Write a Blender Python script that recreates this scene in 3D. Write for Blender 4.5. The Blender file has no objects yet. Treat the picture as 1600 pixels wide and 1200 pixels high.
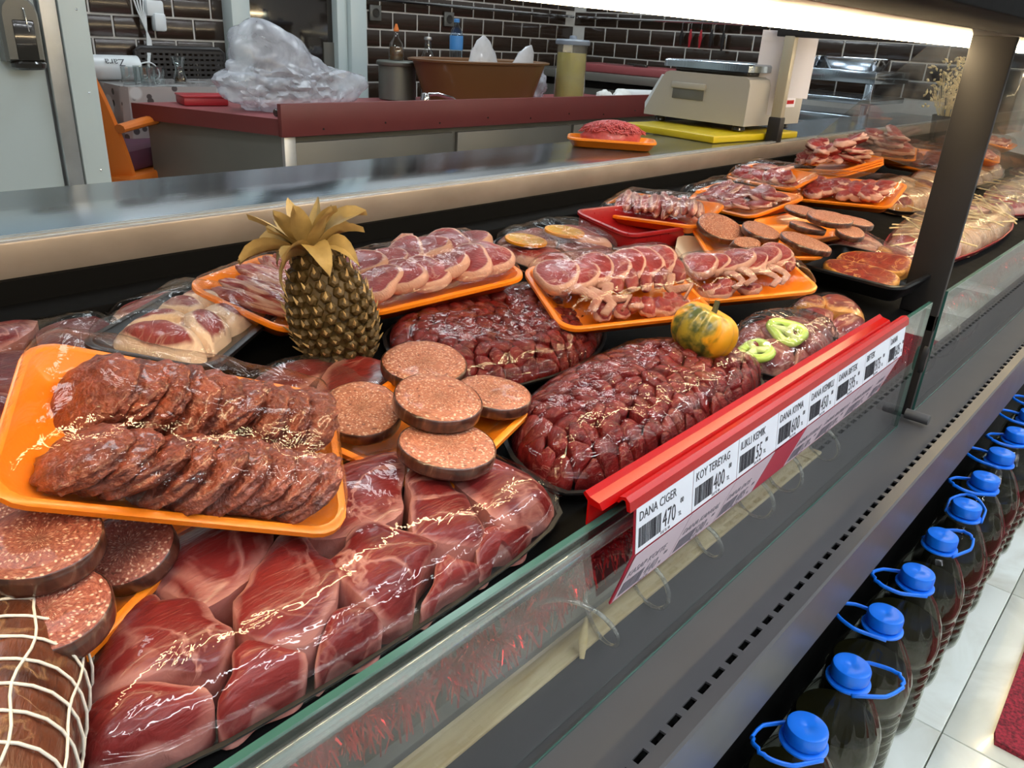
import bpy, bmesh, math, random
from mathutils import Vector, Matrix, Euler, noise
random.seed(7)
PI = math.pi
S = bpy.context.scene
C = S.collection
# ------------------------------------------------------------------ camera, world, exposure
F_PX, YAW, PITCH, ROLL, EYE = 1232.0, .7074, .4185, -.0615, 1.21
def cam_axes():
    cy, sy, cp, sp = math.cos(YAW), math.sin(YAW), math.cos(PITCH), math.sin(PITCH)
    fwd = Vector((cy*cp, sy*cp, -sp)); right = Vector((sy, -cy, 0)); down = fwd.cross(right)
    c, s = math.cos(ROLL), math.sin(ROLL)
    return c*right + s*down, -s*right + c*down, fwd
CR, CD, CF = cam_axes()
cam = bpy.data.cameras.new('camera'); cam.sensor_width = 36; cam.lens = F_PX/1600*36; cam.clip_start = .02
co = bpy.data.objects.new('camera', cam); C.objects.link(co)
co.matrix_world = Matrix(((CR.x, -CD.x, -CF.x, 0), (CR.y, -CD.y, -CF.y, 0), (CR.z, -CD.z, -CF.z, EYE), (0, 0, 0, 1)))
S.camera = co
S.view_settings.view_transform = 'Standard'; S.view_settings.look = 'None'
S.view_settings.gamma = 1; S.view_settings.use_curve_mapping = False
S.view_settings.exposure = 0.0
W = bpy.data.worlds.new('world'); S.world = W; W.use_nodes = True
W.node_tree.nodes['Background'].inputs[0].default_value = (.75, .85, 1, 1)
W.node_tree.nodes['Background'].inputs[1].default_value = .05
CEIL_E, TUBE_E, AISLE_E = 13.0, 66.0, 42.0
S.cycles.max_bounces = 10; S.cycles.transparent_max_bounces = 24
S.cycles.sample_clamp_indirect = 6
S.cycles.caustics_reflective = False; S.cycles.caustics_refractive = False

# ------------------------------------------------------------------ pixels to places
def ray(px, py):
    return CR*((px-800)/F_PX) + CD*((py-600)/F_PX) + CF
def at_z(px, py, z):
    d = ray(px, py); return Vector((0, 0, EYE)) + d*((z-EYE)/d.z)
def at_y(px, py, y):
    d = ray(px, py); return Vector((0, 0, EYE)) + d*(y/d.y)
def at_x(px, py, x):
    d = ray(px, py); return Vector((0, 0, EYE)) + d*(x/d.x)
SLOPE = .125
def zdeck(y): return .74 + SLOPE*(y-.4)
def at_deck(px, py, h=0.):
    d = ray(px, py); t = (.69+h-EYE)/(d.z-SLOPE*d.y); return Vector((0, 0, EYE)) + d*t

# ------------------------------------------------------------------ mesh helper
class G:
    def __init__(s): s.v = []; s.f = []; s.e = None
    def add(s, v, f, M=None):
        b = len(s.v)
        s.v += [tuple(M @ Vector(p)) for p in v] if M is not None else [tuple(p) for p in v]
        s.f += [tuple(i+b for i in q) for q in f]; return s
    def box(s, c, d, M=None):
        x, y, z = c; a, b, h = d[0]/2, d[1]/2, d[2]/2
        v = [(x+i*a, y+j*b, z+k*h) for k in (-1, 1) for i, j in ((-1, -1), (1, -1), (1, 1), (-1, 1))]
        return s.add(v, [(3, 2, 1, 0), (4, 5, 6, 7)]+[(i, (i+1) % 4, (i+1) % 4+4, i+4) for i in range(4)], M)
    def loft(s, rings, cap0=True, cap1=True, M=None, closed=True):
        n = len(rings[0]); v = [p for r in rings for p in r]; f = []
        for k in range(len(rings)-1):
            for i in range(n if closed else n-1):
                j = (i+1) % n; f.append((k*n+i, k*n+j, (k+1)*n+j, (k+1)*n+i))
        if cap0: f.append(tuple(range(n))[::-1])
        if cap1: f.append(tuple((len(rings)-1)*n+i for i in range(n)))
        return s.add(v, f, M)
    def rbox(s, c, d, b=.004, r=None, M=None, k=2):
        r = b if r is None else r
        x, y, z = c; L, Wd, H = d
        R = lambda i, zz: [(x+p[0], y+p[1], z+zz) for p in rr(L-2*i, Wd-2*i, max(r-i, .0004), k)]
        return s.loft([R(b, -H/2), R(b*.3, -H/2+b*.3), R(0, -H/2+b), R(0, H/2-b), R(b*.3, H/2-b*.3), R(b, H/2)], M=M)
    def lathe(s, prof, n=24, M=None, mod=None, cap0=True, cap1=True):
        rings = []
        for r, z in prof:
            rings.append([((r+(mod(2*PI*i/n, z) if mod else 0))*math.cos(2*PI*i/n), (r+(mod(2*PI*i/n, z) if mod else 0))*math.sin(2*PI*i/n), z) for i in range(n)])
        return s.loft(rings, cap0, cap1, M)
    def tube(s, pts, r, n=8, M=None, closed=False, flat=1.0):
        pts = [Vector(p) for p in pts]; rings = []; m = len(pts); N = None
        rs = r if isinstance(r, (list, tuple)) else [r]*m
        for i, p in enumerate(pts):
            a = pts[(i-1) % m] if (closed or i) else p; b = pts[(i+1) % m] if (closed or i < m-1) else p
            t = (b-a).normalized()
            if N is None: N = t.orthogonal().normalized() if abs(t.z) > .9 else Vector((0, 0, 1)).cross(t).normalized()
            N = (N-t*N.dot(t)).normalized(); B = t.cross(N)
            rings.append([tuple(p+(N*math.cos(2*PI*k/n)+B*math.sin(2*PI*k/n)*flat)*rs[i]) for k in range(n)])
        if closed: rings.append(rings[0]); return s.loft(rings, False, False, M)
        return s.loft(rings, M=M)
    def prism(s, poly, h0, h1, axis='z', M=None, bev=0):
        def P(p, h): return {'z': (p[0], p[1], h), 'x': (h, p[0], p[1]), 'y': (p[0], h, p[1])}[axis]
        return s.loft([[P(p, h0) for p in poly], [P(p, h1) for p in poly]], M=M)
    def mesh(s, name, mat, smooth=True, ang=38, edge=None):
        me = bpy.data.meshes.new(name); me.from_pydata(s.v, [], s.f)
        bm = bmesh.new(); bm.from_mesh(me); bmesh.ops.recalc_face_normals(bm, faces=bm.faces); bm.to_mesh(me); bm.free()
        if smooth:
            me.polygons.foreach_set('use_smooth', [True]*len(me.polygons))
            if ang < 180: me.set_sharp_from_angle(angle=math.radians(ang))
        if edge:
            a = me.attributes.new('edge', 'FLOAT', 'POINT'); a.data.foreach_set('value', edge)
        for m in (mat if isinstance(mat, (list, tuple)) else [mat]): me.materials.append(m)
        return me
    def build(s, name, mat, parent=None, loc=(0, 0, 0), rot=(0, 0, 0), **k):
        return put(s.mesh(name, mat, **k), name, parent, loc, rot)
def put(me, name, parent=None, loc=(0, 0, 0), rot=(0, 0, 0), scale=None):
    o = bpy.data.objects.new(name, me); C.objects.link(o); o.parent = parent
    o.location = loc; o.rotation_euler = rot
    if scale is not None: o.scale = scale if hasattr(scale, '__len__') else (scale,)*3
    return o
def tag(o, label, cat, group=None):
    o['label'] = label; o['category'] = cat
    if group: o['group'] = group
    return o
def thing(name, label, cat, loc=(0, 0, 0), rot=(0, 0, 0), group=None):
    o = bpy.data.objects.new(name, None); C.objects.link(o); o.empty_display_size = .05
    o.location = loc; o.rotation_euler = rot
    return tag(o, label, cat, group)
def struct(o): o['kind'] = 'structure'; return o
def stuff(o): o['kind'] = 'stuff'; return o
def rr(L, Wd, r, k=4):
    r = max(min(r, L/2-1e-5, Wd/2-1e-5), 1e-5); o = []
    for cx, cy, a in ((L/2-r, Wd/2-r, 0), (-L/2+r, Wd/2-r, 1), (-L/2+r, -Wd/2+r, 2), (L/2-r, -Wd/2+r, 3)):
        for i in range(k+1):
            t = (a+i/k)*PI/2; o.append((cx+r*math.cos(t), cy+r*math.sin(t)))
    return o
def U(a, b): return random.uniform(a, b)
def nz(x, y, z, s=1.): return noise.noise(Vector((x*s, y*s, z*s)))

# ------------------------------------------------------------------ materials
class NT:
    def __init__(s, name):
        s.m = bpy.data.materials.new(name); s.m.use_nodes = True; s.t = s.m.node_tree; s.t.nodes.clear()
        s.out = s.n('ShaderNodeOutputMaterial')
    def n(s, kind, **k):
        d = s.t.nodes.new(kind)
        for a, b in k.items(): setattr(d, a, b)
        return d
    def l(s, a, b): s.t.links.new(a, b)
    def val(s, sock, v):
        if hasattr(v, 'is_output') or hasattr(v, 'links'): s.l(v, sock)
        elif isinstance(v, (tuple, list)): sock.default_value = tuple(v)+((1,) if len(v) == 3 and len(sock.default_value) == 4 else ())
        else: sock.default_value = v
    def math(s, op, a, b=0., c=None):
        d = s.n('ShaderNodeMath', operation=op); s.val(d.inputs[0], a); s.val(d.inputs[1], b)
        if c is not None: s.val(d.inputs[2], c)
        return d.outputs[0]
    def mix(s, f, a, b):
        d = s.n('ShaderNodeMix', data_type='RGBA'); s.val(d.inputs[0], f); s.val(d.inputs[6], a); s.val(d.inputs[7], b); return d.outputs[2]
    def ramp(s, f, stops):
        d = s.n('ShaderNodeValToRGB'); e = d.color_ramp.elements
        while len(e) < len(stops): e.new(.5)
        for q, (p, c) in zip(e, stops): q.position = p; q.color = tuple(c)+(1,) if hasattr(c, '__len__') else (c, c, c, 1)
        s.l(f, d.inputs[0]); return d.outputs[0]
    def coord(s, which='Object', rnd=True, scale=(1, 1, 1)):
        t = s.n('ShaderNodeTexCoord'); v = t.outputs[which]
        if rnd:
            oi = s.n('ShaderNodeObjectInfo'); a = s.n('ShaderNodeVectorMath', operation='ADD')
            c = s.n('ShaderNodeCombineXYZ')
            r = s.math('MULTIPLY', oi.outputs['Random'], 7.3)
            for i in range(3): s.l(r, c.inputs[i])
            s.l(v, a.inputs[0]); s.l(c.outputs[0], a.inputs[1]); v = a.outputs[0]
        if scale != (1, 1, 1):
            m = s.n('ShaderNodeVectorMath', operation='MULTIPLY'); s.l(v, m.inputs[0]); m.inputs[1].default_value = scale; v = m.outputs[0]
        return v
    def noise(s, v, scale, detail=3, dist=0., rough=.5):
        d = s.n('ShaderNodeTexNoise'); s.l(v, d.inputs['Vector']); d.inputs['Scale'].default_value = scale
        d.inputs['Detail'].default_value = detail; d.inputs['Distortion'].default_value = dist; d.inputs['Roughness'].default_value = rough
        return d.outputs[0]
    def voro(s, v, scale, feature='F1', out=0):
        d = s.n('ShaderNodeTexVoronoi', feature=feature); s.l(v, d.inputs['Vector']); d.inputs['Scale'].default_value = scale
        return d.outputs[out]
    def bump(s, h, dist=.002, strength=1.):
        d = s.n('ShaderNodeBump'); s.l(h, d.inputs['Height']); d.inputs['Distance'].default_value = dist; d.inputs['Strength'].default_value = strength
        return d.outputs[0]
    def bsdf(s, col, rough=.5, metal=0., normal=None, **k):
        d = s.n('ShaderNodeBsdfPrincipled'); s.val(d.inputs['Base Color'], col); s.val(d.inputs['Roughness'], rough); s.val(d.inputs['Metallic'], metal)
        if normal is not None:
            s.l(normal, d.inputs['Normal'])
            if k.get('coatn', False): s.l(normal, d.inputs['Coat Normal'])
        k.pop('coatn', None)
        for a, b in k.items(): s.val(d.inputs[a.replace('_', ' ')], b)
        s.l(d.outputs[0], s.out.inputs[0]); return d
def plain(name, col, rough=.5, metal=0., nscale=0, nmix=.12, bump=0., **k):
    t = NT(name)
    if nscale or bump:
        v = t.coord(); n = t.noise(v, nscale or 40, 4)
        c = t.mix(t.math('MULTIPLY', n, 1.), tuple(x*(1-nmix) for x in col), tuple(min(1, x*(1+nmix)) for x in col))
        r = t.math('ADD', rough-.08, t.math('MULTIPLY', n, .16))
        t.bsdf(c, r, metal, t.bump(n, bump) if bump else None, **k)
    else: t.bsdf(col, rough, metal, **k)
    return t.m
def emit(name, col, e):
    t = NT(name); d = t.n('ShaderNodeEmission'); t.val(d.inputs[0], col); d.inputs[1].default_value = e; t.l(d.outputs[0], t.out.inputs[0]); return t.m
def clear(name, tint, rough=.03, ior=1.45, gain=1., bscale=0, bdist=.001, haze=0., hcol=(.8, .8, .8), hscale=20, rnd=True, stretch=(1, 1, 1), hmin=0.):
    """clear film, glass or plastic: see-through with Fresnel reflections"""
    t = NT(name); v = t.coord(rnd=rnd, scale=stretch)
    nrm = t.bump(t.noise(v, bscale, 3, 1.2), bdist) if bscale else None
    lw = t.n('ShaderNodeLayerWeight'); lw.inputs[0].default_value = .5
    f0 = ((ior-1)/(ior+1))**2*1.8                        # both faces of a thin sheet, Schlick
    fr = t.math('ADD', f0, t.math('MULTIPLY', t.math('POWER', lw.outputs['Facing'], 5.), 1-f0))
    gl = t.n('ShaderNodeBsdfGlossy'); gl.inputs['Roughness'].default_value = rough
    tr = t.n('ShaderNodeBsdfTransparent'); t.val(tr.inputs[0], tint)
    if nrm is not None: t.l(nrm, lw.inputs['Normal']); t.l(nrm, gl.inputs['Normal'])
    base = tr.outputs[0]
    if haze:
        df = t.n('ShaderNodeBsdfDiffuse'); t.val(df.inputs[0], hcol)
        hz = t.math('MULTIPLY', t.ramp(t.noise(v, hscale, 4, .6), [(.35, hmin), (.75, 1)]), haze)
        mh = t.n('ShaderNodeMixShader'); t.l(hz, mh.inputs[0]); t.l(base, mh.inputs[1]); t.l(df.outputs[0], mh.inputs[2]); base = mh.outputs[0]
    mx = t.n('ShaderNodeMixShader'); t.l(t.math('MINIMUM', t.math('MULTIPLY', fr, gain), 1.), mx.inputs[0]); t.l(base, mx.inputs[1]); t.l(gl.outputs[0], mx.inputs[2])
    t.l(mx.outputs[0], t.out.inputs[0]); return t.m
def meat(name, dark, light, fat, veins=.5, scale=18., edge=0., rough=.32, fibre=.3, coat=.16, bump=.0015, veinw=.035, stripes=0., edge0=.62):
    t = NT(name); v = t.coord()
    n1 = t.noise(v, scale, 4, 1.0)
    base = t.ramp(n1, [(.3, dark), (.7, light)])
    v2 = t.coord(scale=(1, 5, 2)); n2 = t.noise(v2, scale*3.2, 3, .6)
    base = t.mix(t.math('MULTIPLY', t.math('SUBTRACT', 1., n2), fibre), base, tuple(c*.45 for c in dark))
    vn = t.noise(v, scale*.8, 4, 1.6)
    vein = t.ramp(t.math('ABSOLUTE', t.math('SUBTRACT', vn, .5)), [(0, 1), (veinw, 0)])
    msk = t.ramp(t.noise(v, scale*.45, 2, .4), [(.42, 0), (.62, 1)])
    fac = t.math('MULTIPLY', t.math('MULTIPLY', vein, msk), veins)
    if stripes:
        st = t.noise(t.coord(scale=(.35, 3, 3)), scale*1.1, 2, .8)
        fac = t.math('MAXIMUM', fac, t.math('MULTIPLY', t.ramp(st, [(.47, 0), (.56, 1)]), stripes))
    if edge:
        at = t.n('ShaderNodeAttribute', attribute_name='edge')
        e = t.math('ADD', at.outputs['Fac'], t.math('MULTIPLY', t.math('SUBTRACT', t.noise(v, scale*1.3, 3, .5), .5), .55))
        fac = t.math('MAXIMUM', fac, t.math('MULTIPLY', t.ramp(e, [(edge0, 0), (min(edge0+.14, 1.), 1)]), edge))
    col = t.mix(fac, base, fat)
    h = t.math('ADD', n2, t.math('MULTIPLY', fac, .6))
    t.bsdf(col, rough, 0, t.bump(h, bump), Coat_Weight=coat, Coat_Roughness=.1, Specular_IOR_Level=.28); return t.m
M = {}
M['beef'] = meat('beef', (.11, .008, .009), (.28, .032, .029), (.62, .30, .25), .6, 13, edge=.55, edge0=.86, fibre=.35, rough=.3)
M['beef_dark'] = meat('beef_dark', (.075, .005, .006), (.21, .016, .017), (.48, .2, .17), .35, 20, edge=.12, fibre=.35, rough=.28)
M['cube'] = meat('cube_meat', (.08, .005, .006), (.27, .020, .018), (.45, .16, .12), .4, 45, edge=0., fibre=.4, rough=.25)
M['lamb'] = meat('lamb', (.23, .020, .022), (.44, .066, .060), (.72, .44, .35), .5, 30, edge=.85, edge0=.72, fibre=.25, rough=.3)
M['fatty'] = meat('fatty_meat', (.22, .03, .03), (.38, .075, .07), (.80, .60, .46), .4, 20, edge=1., fibre=.25, rough=.35)
M['rib'] = meat('rib_meat', (.28, .035, .035), (.46, .10, .09), (.72, .44, .36), .5, 26, edge=.2, edge0=.8, fibre=.2, stripes=.9)
M['fat'] = plain('fat', (.76, .55, .42), .38, nscale=60, nmix=.2, bump=.001, Coat_Weight=.2)
M['bone'] = meat('bone', (.48, .20, .16), (.66, .41, .33), (.72, .55, .46), .5, 45, fibre=.2, veinw=.06)
M['patty'] = (lambda t: (lambda v: (t.bsdf(t.mix(t.ramp(t.noise(v, 150, 3, 1.2), [(.60, 0), (.70, .55)]), t.ramp(t.noise(v, 60, 4, .8), [(.3, (.11, .018, .009)), (.7, (.32, .07, .034))]), (.48, .21, .14)), .35, 0, t.bump(t.noise(v, 170, 3), .005), Coat_Weight=.4, Coat_Roughness=.1), t.m)[1])(t.coord()))(NT('patty_meat'))
M['mince'] = plain('minced_beef', (.50, .075, .075), .4, nscale=120, nmix=.45, bump=.001, Coat_Weight=.2)
def salami(name, a, b, c):
    t = NT(name); tc = t.n('ShaderNodeTexCoord'); sp = t.n('ShaderNodeSeparateXYZ'); t.l(tc.outputs['Object'], sp.inputs[0])
    x, y = sp.outputs[0], sp.outputs[1]
    wob = t.math('MULTIPLY', t.math('SUBTRACT', t.noise(tc.outputs['Object'], 40, 2), .5), .008)
    r = t.math('ADD', t.math('SQRT', t.math('ADD', t.math('MULTIPLY', x, x), t.math('MULTIPLY', y, y))), wob)
    an = t.math('ARCTAN2', y, x)
    def pol(rs, cs):
        k = t.n('ShaderNodeCombineXYZ'); t.l(t.math('MULTIPLY', r, rs), k.inputs[0])
        t.l(t.math('MULTIPLY', t.math('COSINE', an), cs), k.inputs[1]); t.l(t.math('MULTIPLY', t.math('SINE', an), cs), k.inputs[2])
        oi = t.n('ShaderNodeObjectInfo'); ad = t.n('ShaderNodeVectorMath', operation='ADD'); t.l(k.outputs[0], ad.inputs[0])
        kk = t.n('ShaderNodeCombineXYZ'); t.l(t.math('MULTIPLY', oi.outputs['Random'], 9.), kk.inputs[0]); t.l(kk.outputs[0], ad.inputs[1]); return ad.outputs[0]
    fl = t.noise(pol(400, 8), 1., 3, .6)
    sp2 = t.voro(pol(210, 8), 1.1)
    cr = t.noise(pol(260, 4), 1., 3, .5)
    col = t.ramp(fl, [(.3, a), (.55, b), (.75, c)])
    col = t.mix(t.ramp(sp2, [(.2, .8), (.36, 0)]), col, (.80, .56, .42))
    col = t.mix(t.ramp(cr, [(.30, .9), (.39, 0)]), col, (.13, .03, .016))
    t.bsdf(col, .42, 0, t.bump(t.math('ADD', fl, t.math('MULTIPLY', cr, .8)), .0018), Coat_Weight=.12); return t.m
M['salami'] = salami('salami_face', (.28, .08, .042), (.47, .17, .095), (.60, .28, .17))
M['salami_dark'] = salami('salami_face_dark', (.20, .04, .026), (.34, .095, .06), (.50, .22, .15))
M['rind'] = (lambda t: (lambda v: (t.bsdf(t.ramp(t.noise(v, 60, 4, 1.5), [(.35, (.035, .012, .008)), (.6, (.10, .035, .02)), (.78, (.33, .2, .13))]), .28, 0, t.bump(t.noise(v, 90, 3), .001), Coat_Weight=.5), t.m)[1])(t.coord(scale=(1, 1, .4))))(NT('salami_rind'))
M['orange_foam'] = plain('orange_foam', (.93, .25, .010), .36, nscale=300, nmix=.05, bump=.0002, Coat_Weight=.15)
M['black_foam'] = plain('black_plastic', (.008, .008, .009), .35, nscale=120, nmix=.2)
M['red_tray'] = plain('red_plastic', (.34, .012, .015), .3, nscale=90, nmix=.1)
M['white_foam'] = plain('white_foam', (.78, .72, .64), .45, nscale=200, nmix=.04)
M['film'] = clear('cling_film', (.975, .975, .975), .03, 1.36, .7, bscale=60, bdist=.0014)
M['film_smooth'] = clear('taut_cling_film', (.975, .975, .975), .025, 1.36, .7, bscale=22, bdist=.002)
M['film_wrinkle'] = clear('wrinkled_cling_film', (.96, .96, .96), .05, 1.40, 1.0, bscale=60, bdist=.004, haze=.06, hcol=(.85, .8, .75), hscale=24, stretch=(1, .16, .5))
M['steel'] = (lambda t: (lambda v: (t.bsdf(t.mix(t.noise(v, 9, 4), (.44, .51, .58), (.56, .63, .70)), t.math('ADD', .10, t.math('MULTIPLY', t.noise(v, 5, 5), .16)), 1., t.bump(t.noise(v, 90, 2), .0002)), t.m)[1])(t.coord(rnd=False, scale=(.25, 1.6, 1))))(NT('brushed_steel'))
M['steel_warm'] = (lambda t: (lambda v: (t.bsdf(t.mix(t.ramp(t.noise(v, 14, 5), [(.35, 0), (.7, 1)]), (.27, .225, .19), (.36, .305, .26)), .42, .6, t.bump(t.noise(v, 60, 2), .0002)), t.m)[1])(t.coord(rnd=False, scale=(.5, 1, 1))))(NT('satin_steel'))
M['ledge'] = plain('grey_powder_coat', (.085, .085, .09), .42, nscale=7, nmix=.12, bump=.0)
M['anth'] = plain('anthracite_metal', (.018, .016, .016), .5, nscale=30, nmix=.1, Specular_IOR_Level=.35)
M['black'] = plain('black_void', (.004, .004, .004), .8, nscale=30, Specular_IOR_Level=.08)
M['hood'] = plain('hood_underside', (.085, .08, .078), .3, .4, nscale=6, nmix=.2)
M['tube'] = emit('warm_tube', (1., .76, .44), TUBE_E)
M['glass'] = clear('glass', (.97, .985, .98), .01, 1.5, 1.0, rnd=False)
M['glass_dirty'] = clear('smeared_glass', (.86, .88, .88), .02, 1.5, 1.25, haze=.16, hcol=(.75, .7, .62), hscale=7, rnd=False)
M['glass_edge'] = plain('green_glass_edge', (.045, .13, .105), .2, Coat_Weight=.6)
M['clear_strip'] = clear('clear_acrylic', (.80, .86, .84), .12, 1.5, 1.6, haze=.35, hcol=(.7, .8, .76), hscale=5)
M['cream'] = (lambda t: (lambda v: (t.bsdf(t.ramp(t.noise(v, 40, 5, .6), [(.3, (.62, .46, .24)), (.7, (.86, .72, .45))]), .55, 0, t.bump(t.noise(v, 90, 3), .0006)), t.m)[1])(t.coord(rnd=False, scale=(.2, 2, 1))))(NT('cream_streaked'))  # two cream tones streaked along the length of the ledge strip
M['red_rail'] = plain('red_plastic_rail', (.40, .003, .003), .22, Specular_IOR_Level=.25)
M['paper'] = plain('label_paper', (.74, .78, .86), .55, nscale=30, nmix=.03, Coat_Weight=.3)
M['paper_pink'] = plain('label_paper_dim', (.62, .50, .58), .5, nscale=30, nmix=.05, Coat_Weight=.3)
M['red_card'] = plain('red_card', (.42, .02, .05), .5)
M['ink'] = plain('ink', (.03, .03, .04), .6)
M['ink_grey'] = plain('faded_ink', (.20, .18, .22), .6)
M['tinsel'] = plain('red_tinsel', (.62, .03, .03), .2, .75)
M['coil'] = clear('clear_tubing', (.95, .95, .92), .05, 1.5, 2.6, haze=.5, hcol=(.9, .9, .85), hscale=60)
M['tile'] = (lambda t: (lambda v: (t.bsdf(t.mix(t.noise(v, 5, 3), (.020, .012, .008), (.036, .022, .015)), .2, 0, t.bump(t.noise(v, 9, 2), .004), Coat_Weight=.5, Coat_Roughness=.1), t.m)[1])(t.coord()))(NT('brown_glazed_tile'))
M['grout'] = plain('white_grout', (.62, .61, .58), .8, nscale=40, nmix=.08)
M['white'] = plain('white_paint', (.47, .55, .56), .4, nscale=4, nmix=.04)
M['white_frame'] = plain('white_frame_profile', (.54, .62, .62), .3)
M['alu'] = plain('aluminium', (.55, .57, .58), .35, .8, nscale=20)
M['darkglass'] = plain('dark_window_glass', (.012, .009, .008), .05, nscale=3, nmix=.4, Coat_Weight=.5)
M['red_board'] = plain('red_board', (.155, .028, .026), .45, nscale=14, nmix=.12)
M['red_top'] = plain('red_cutting_top', (.26, .06, .065), .5, nscale=20, nmix=.12)
M['cab'] = plain('dull_steel_cabinet', (.17, .165, .145), .42, .35, nscale=3, nmix=.2)
M['bag'] = clear('plastic_bag', (.92, .93, .95), .16, 1.45, .7, bscale=14, bdist=.006, haze=.62, hcol=(.66, .70, .78), hscale=12, hmin=.45)
M['brown_tub'] = plain('brown_plastic', (.15, .068, .024), .35, nscale=5, nmix=.12, Coat_Weight=.2)
M['pot'] = plain('grey_metal_pot', (.16, .17, .15), .4, .5, nscale=8, nmix=.15)
M['chrome'] = plain('chrome', (.75, .77, .8), .12, 1.)
M['orange_plastic'] = plain('orange_chair_plastic', (.62, .16, .02), .38, nscale=12, nmix=.08)
M['purple'] = plain('purple_cushion', (.075, .018, .04), .7, nscale=30, nmix=.2, bump=.001)
M['rattan'] = plain('dark_rattan', (.022, .02, .02), .5)
M['white_pl'] = plain('white_plastic', (.66, .70, .72), .3)
M['grey_pl'] = plain('grey_plastic', (.11, .11, .10), .25, Coat_Weight=.3)
M['smoke'] = plain('smoked_plastic', (.03, .028, .025), .12, Coat_Weight=.5)
M['scale_body'] = plain('off_white_plastic', (.36, .335, .29), .4, nscale=8, nmix=.05)
M['yellow'] = plain('yellow_board', (.56, .42, .005), .4, nscale=10, nmix=.06)
M['a4'] = plain('paper_sheet', (.72, .70, .74), .6)
M['post_beige'] = plain('beige_post', (.40, .36, .27), .4, .3)
M['glassware'] = clear('glassware', (.9, .93, .93), .02, 1.5, 1.8)
M['tea'] = plain('tea', (.05, .022, .006), .1)
M['cloth'] = (lambda t: (lambda v: (t.bsdf(t.mix(t.ramp(t.voro(v, 7), [(.30, 1), (.34, 0)]), t.mix(t.ramp(t.voro(v, 16), [(.2, 0), (.24, 1)]), (.10, .09, .09), (.46, .43, .42)), (.66, .68, .69)), .2, Coat_Weight=.4), t.m)[1])(t.coord(rnd=False)))(NT('printed_oilcloth'))
M['yellow_liquid'] = plain('pale_yellow_liquid', (.44, .38, .12), .15, nscale=20, nmix=.12)
M['blue_clear'] = clear('blue_tint_plastic', (.72, .84, .93), .03, 1.5, 1.5)
M['blue_label'] = plain('blue_label', (.06, .25, .6), .4)
M['oil_brown'] = plain('brown_oil', (.10, .045, .008), .12)
M['oil'] = plain('dark_olive_oil', (.014, .013, .005), .12, Specular_IOR_Level=.2)
M['pet'] = clear('bottle_plastic', (.88, .89, .83), .045, 1.5, .8, bscale=14, bdist=.0006)
M['blue'] = plain('blue_cap_plastic', (.006, .19, .92), .34, nscale=200, nmix=.03)
M['pine'] = plain('pineapple_skin', (.075, .046, .012), .55, nscale=90, nmix=.55, bump=.002)
M['pine_spike'] = plain('pineapple_bract', (.58, .42, .20), .5, nscale=120, nmix=.35)
M['pine_leaf'] = plain('dried_leaf', (.42, .31, .13), .5, nscale=50, nmix=.45, bump=.001)
M['pepper'] = plain('pale_green_pepper', (.42, .60, .10), .3, nscale=60, nmix=.15, Coat_Weight=.4)
M['pepper_in'] = plain('pepper_flesh', (.62, .72, .30), .35, nscale=80, nmix=.15, Coat_Weight=.3)
M['orange_peel'] = plain('orange_peel', (.80, .33, .01), .4)
M['orange_flesh'] = (lambda t: (lambda v: (t.bsdf(t.ramp(t.noise(v, 160, 3), [(.3, (.60, .30, .004)), (.7, (.88, .52, .015))]), .3, Coat_Weight=.4), t.m)[1])(t.coord()))(NT('orange_flesh'))
M['stick'] = plain('bamboo', (.74, .58, .30), .5, nscale=90, nmix=.2)
M['chicken'] = meat('chicken', (.46, .24, .12), (.68, .42, .24), (.84, .70, .5), .5, 26, fibre=.2)
M['smoked'] = meat('smoked_meat', (.13, .010, .007), (.30, .038, .016), (.66, .32, .08), .6, 34, edge=.9, edge0=.8, fibre=.3)
M['marble'] = (lambda t: (lambda v: (t.bsdf(t.mix(t.ramp(t.noise(v, 3.5, 6, 1.6), [(.4, 0), (.72, 1)]), (.78, .84, .80), t.mix(t.noise(v, 1.7, 2), (.55, .50, .40), (.50, .60, .56))), .12, Coat_Weight=.3), t.m)[1])(t.coord(rnd=True)))(NT('marble_tile'))
M['mat_red'] = (lambda t: (lambda v: (t.bsdf(t.ramp(t.noise(v, 170, 3), [(.35, (.10, .006, .014)), (.65, (.36, .02, .045))]), .85, 0, t.bump(t.noise(v, 220, 2), .004)), t.m)[1])(t.coord(rnd=False)))(NT('red_loop_mat'))
M['gourd'] = (lambda t: (lambda v, at: (t.bsdf(t.mix(t.ramp(t.math('ADD', t.math('MULTIPLY', t.noise(v, 22, 5, 1.), .75), t.math('MULTIPLY', at.outputs['Fac'], .45)), [(.58, 0), (.68, 1)]), t.mix(t.noise(v, 30, 4), (.74, .27, .008), (.86, .44, .018)), t.mix(t.ramp(t.noise(v, 70, 3), [(.4, 0), (.6, 1)]), (.06, .075, .012), (.30, .22, .02))), .38, 0, t.bump(t.noise(v, 40, 4), .0015), Coat_Weight=.25), t.m)[1])(t.coord(rnd=False), t.n('ShaderNodeAttribute', attribute_name='edge')))(NT('gourd_skin'))
M['gourd_stem'] = plain('gourd_stem', (.05, .055, .02), .7, nscale=80, nmix=.3)
M['lime'] = plain('white_cloth', (.70, .72, .70), .8, nscale=30, nmix=.15)
M['ceil'] = plain('ceiling_paint', (.22, .22, .22), .8)
M['panel_light'] = emit('ceiling_panel', (.86, .95, 1.), CEIL_E)
M['panel_aisle'] = emit('aisle_panel', (.92, .96, 1.), AISLE_E)
M['smoked_roast'] = meat('roast_meat', (.035, .011, .006), (.17, .05, .022), (.36, .2, .09), .6, 22, rough=.28)
M['string'] = plain('white_string', (.72, .66, .56), .7)
M['red_rail2'] = plain('dull_red_plastic', (.40, .02, .03), .4)
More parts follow.
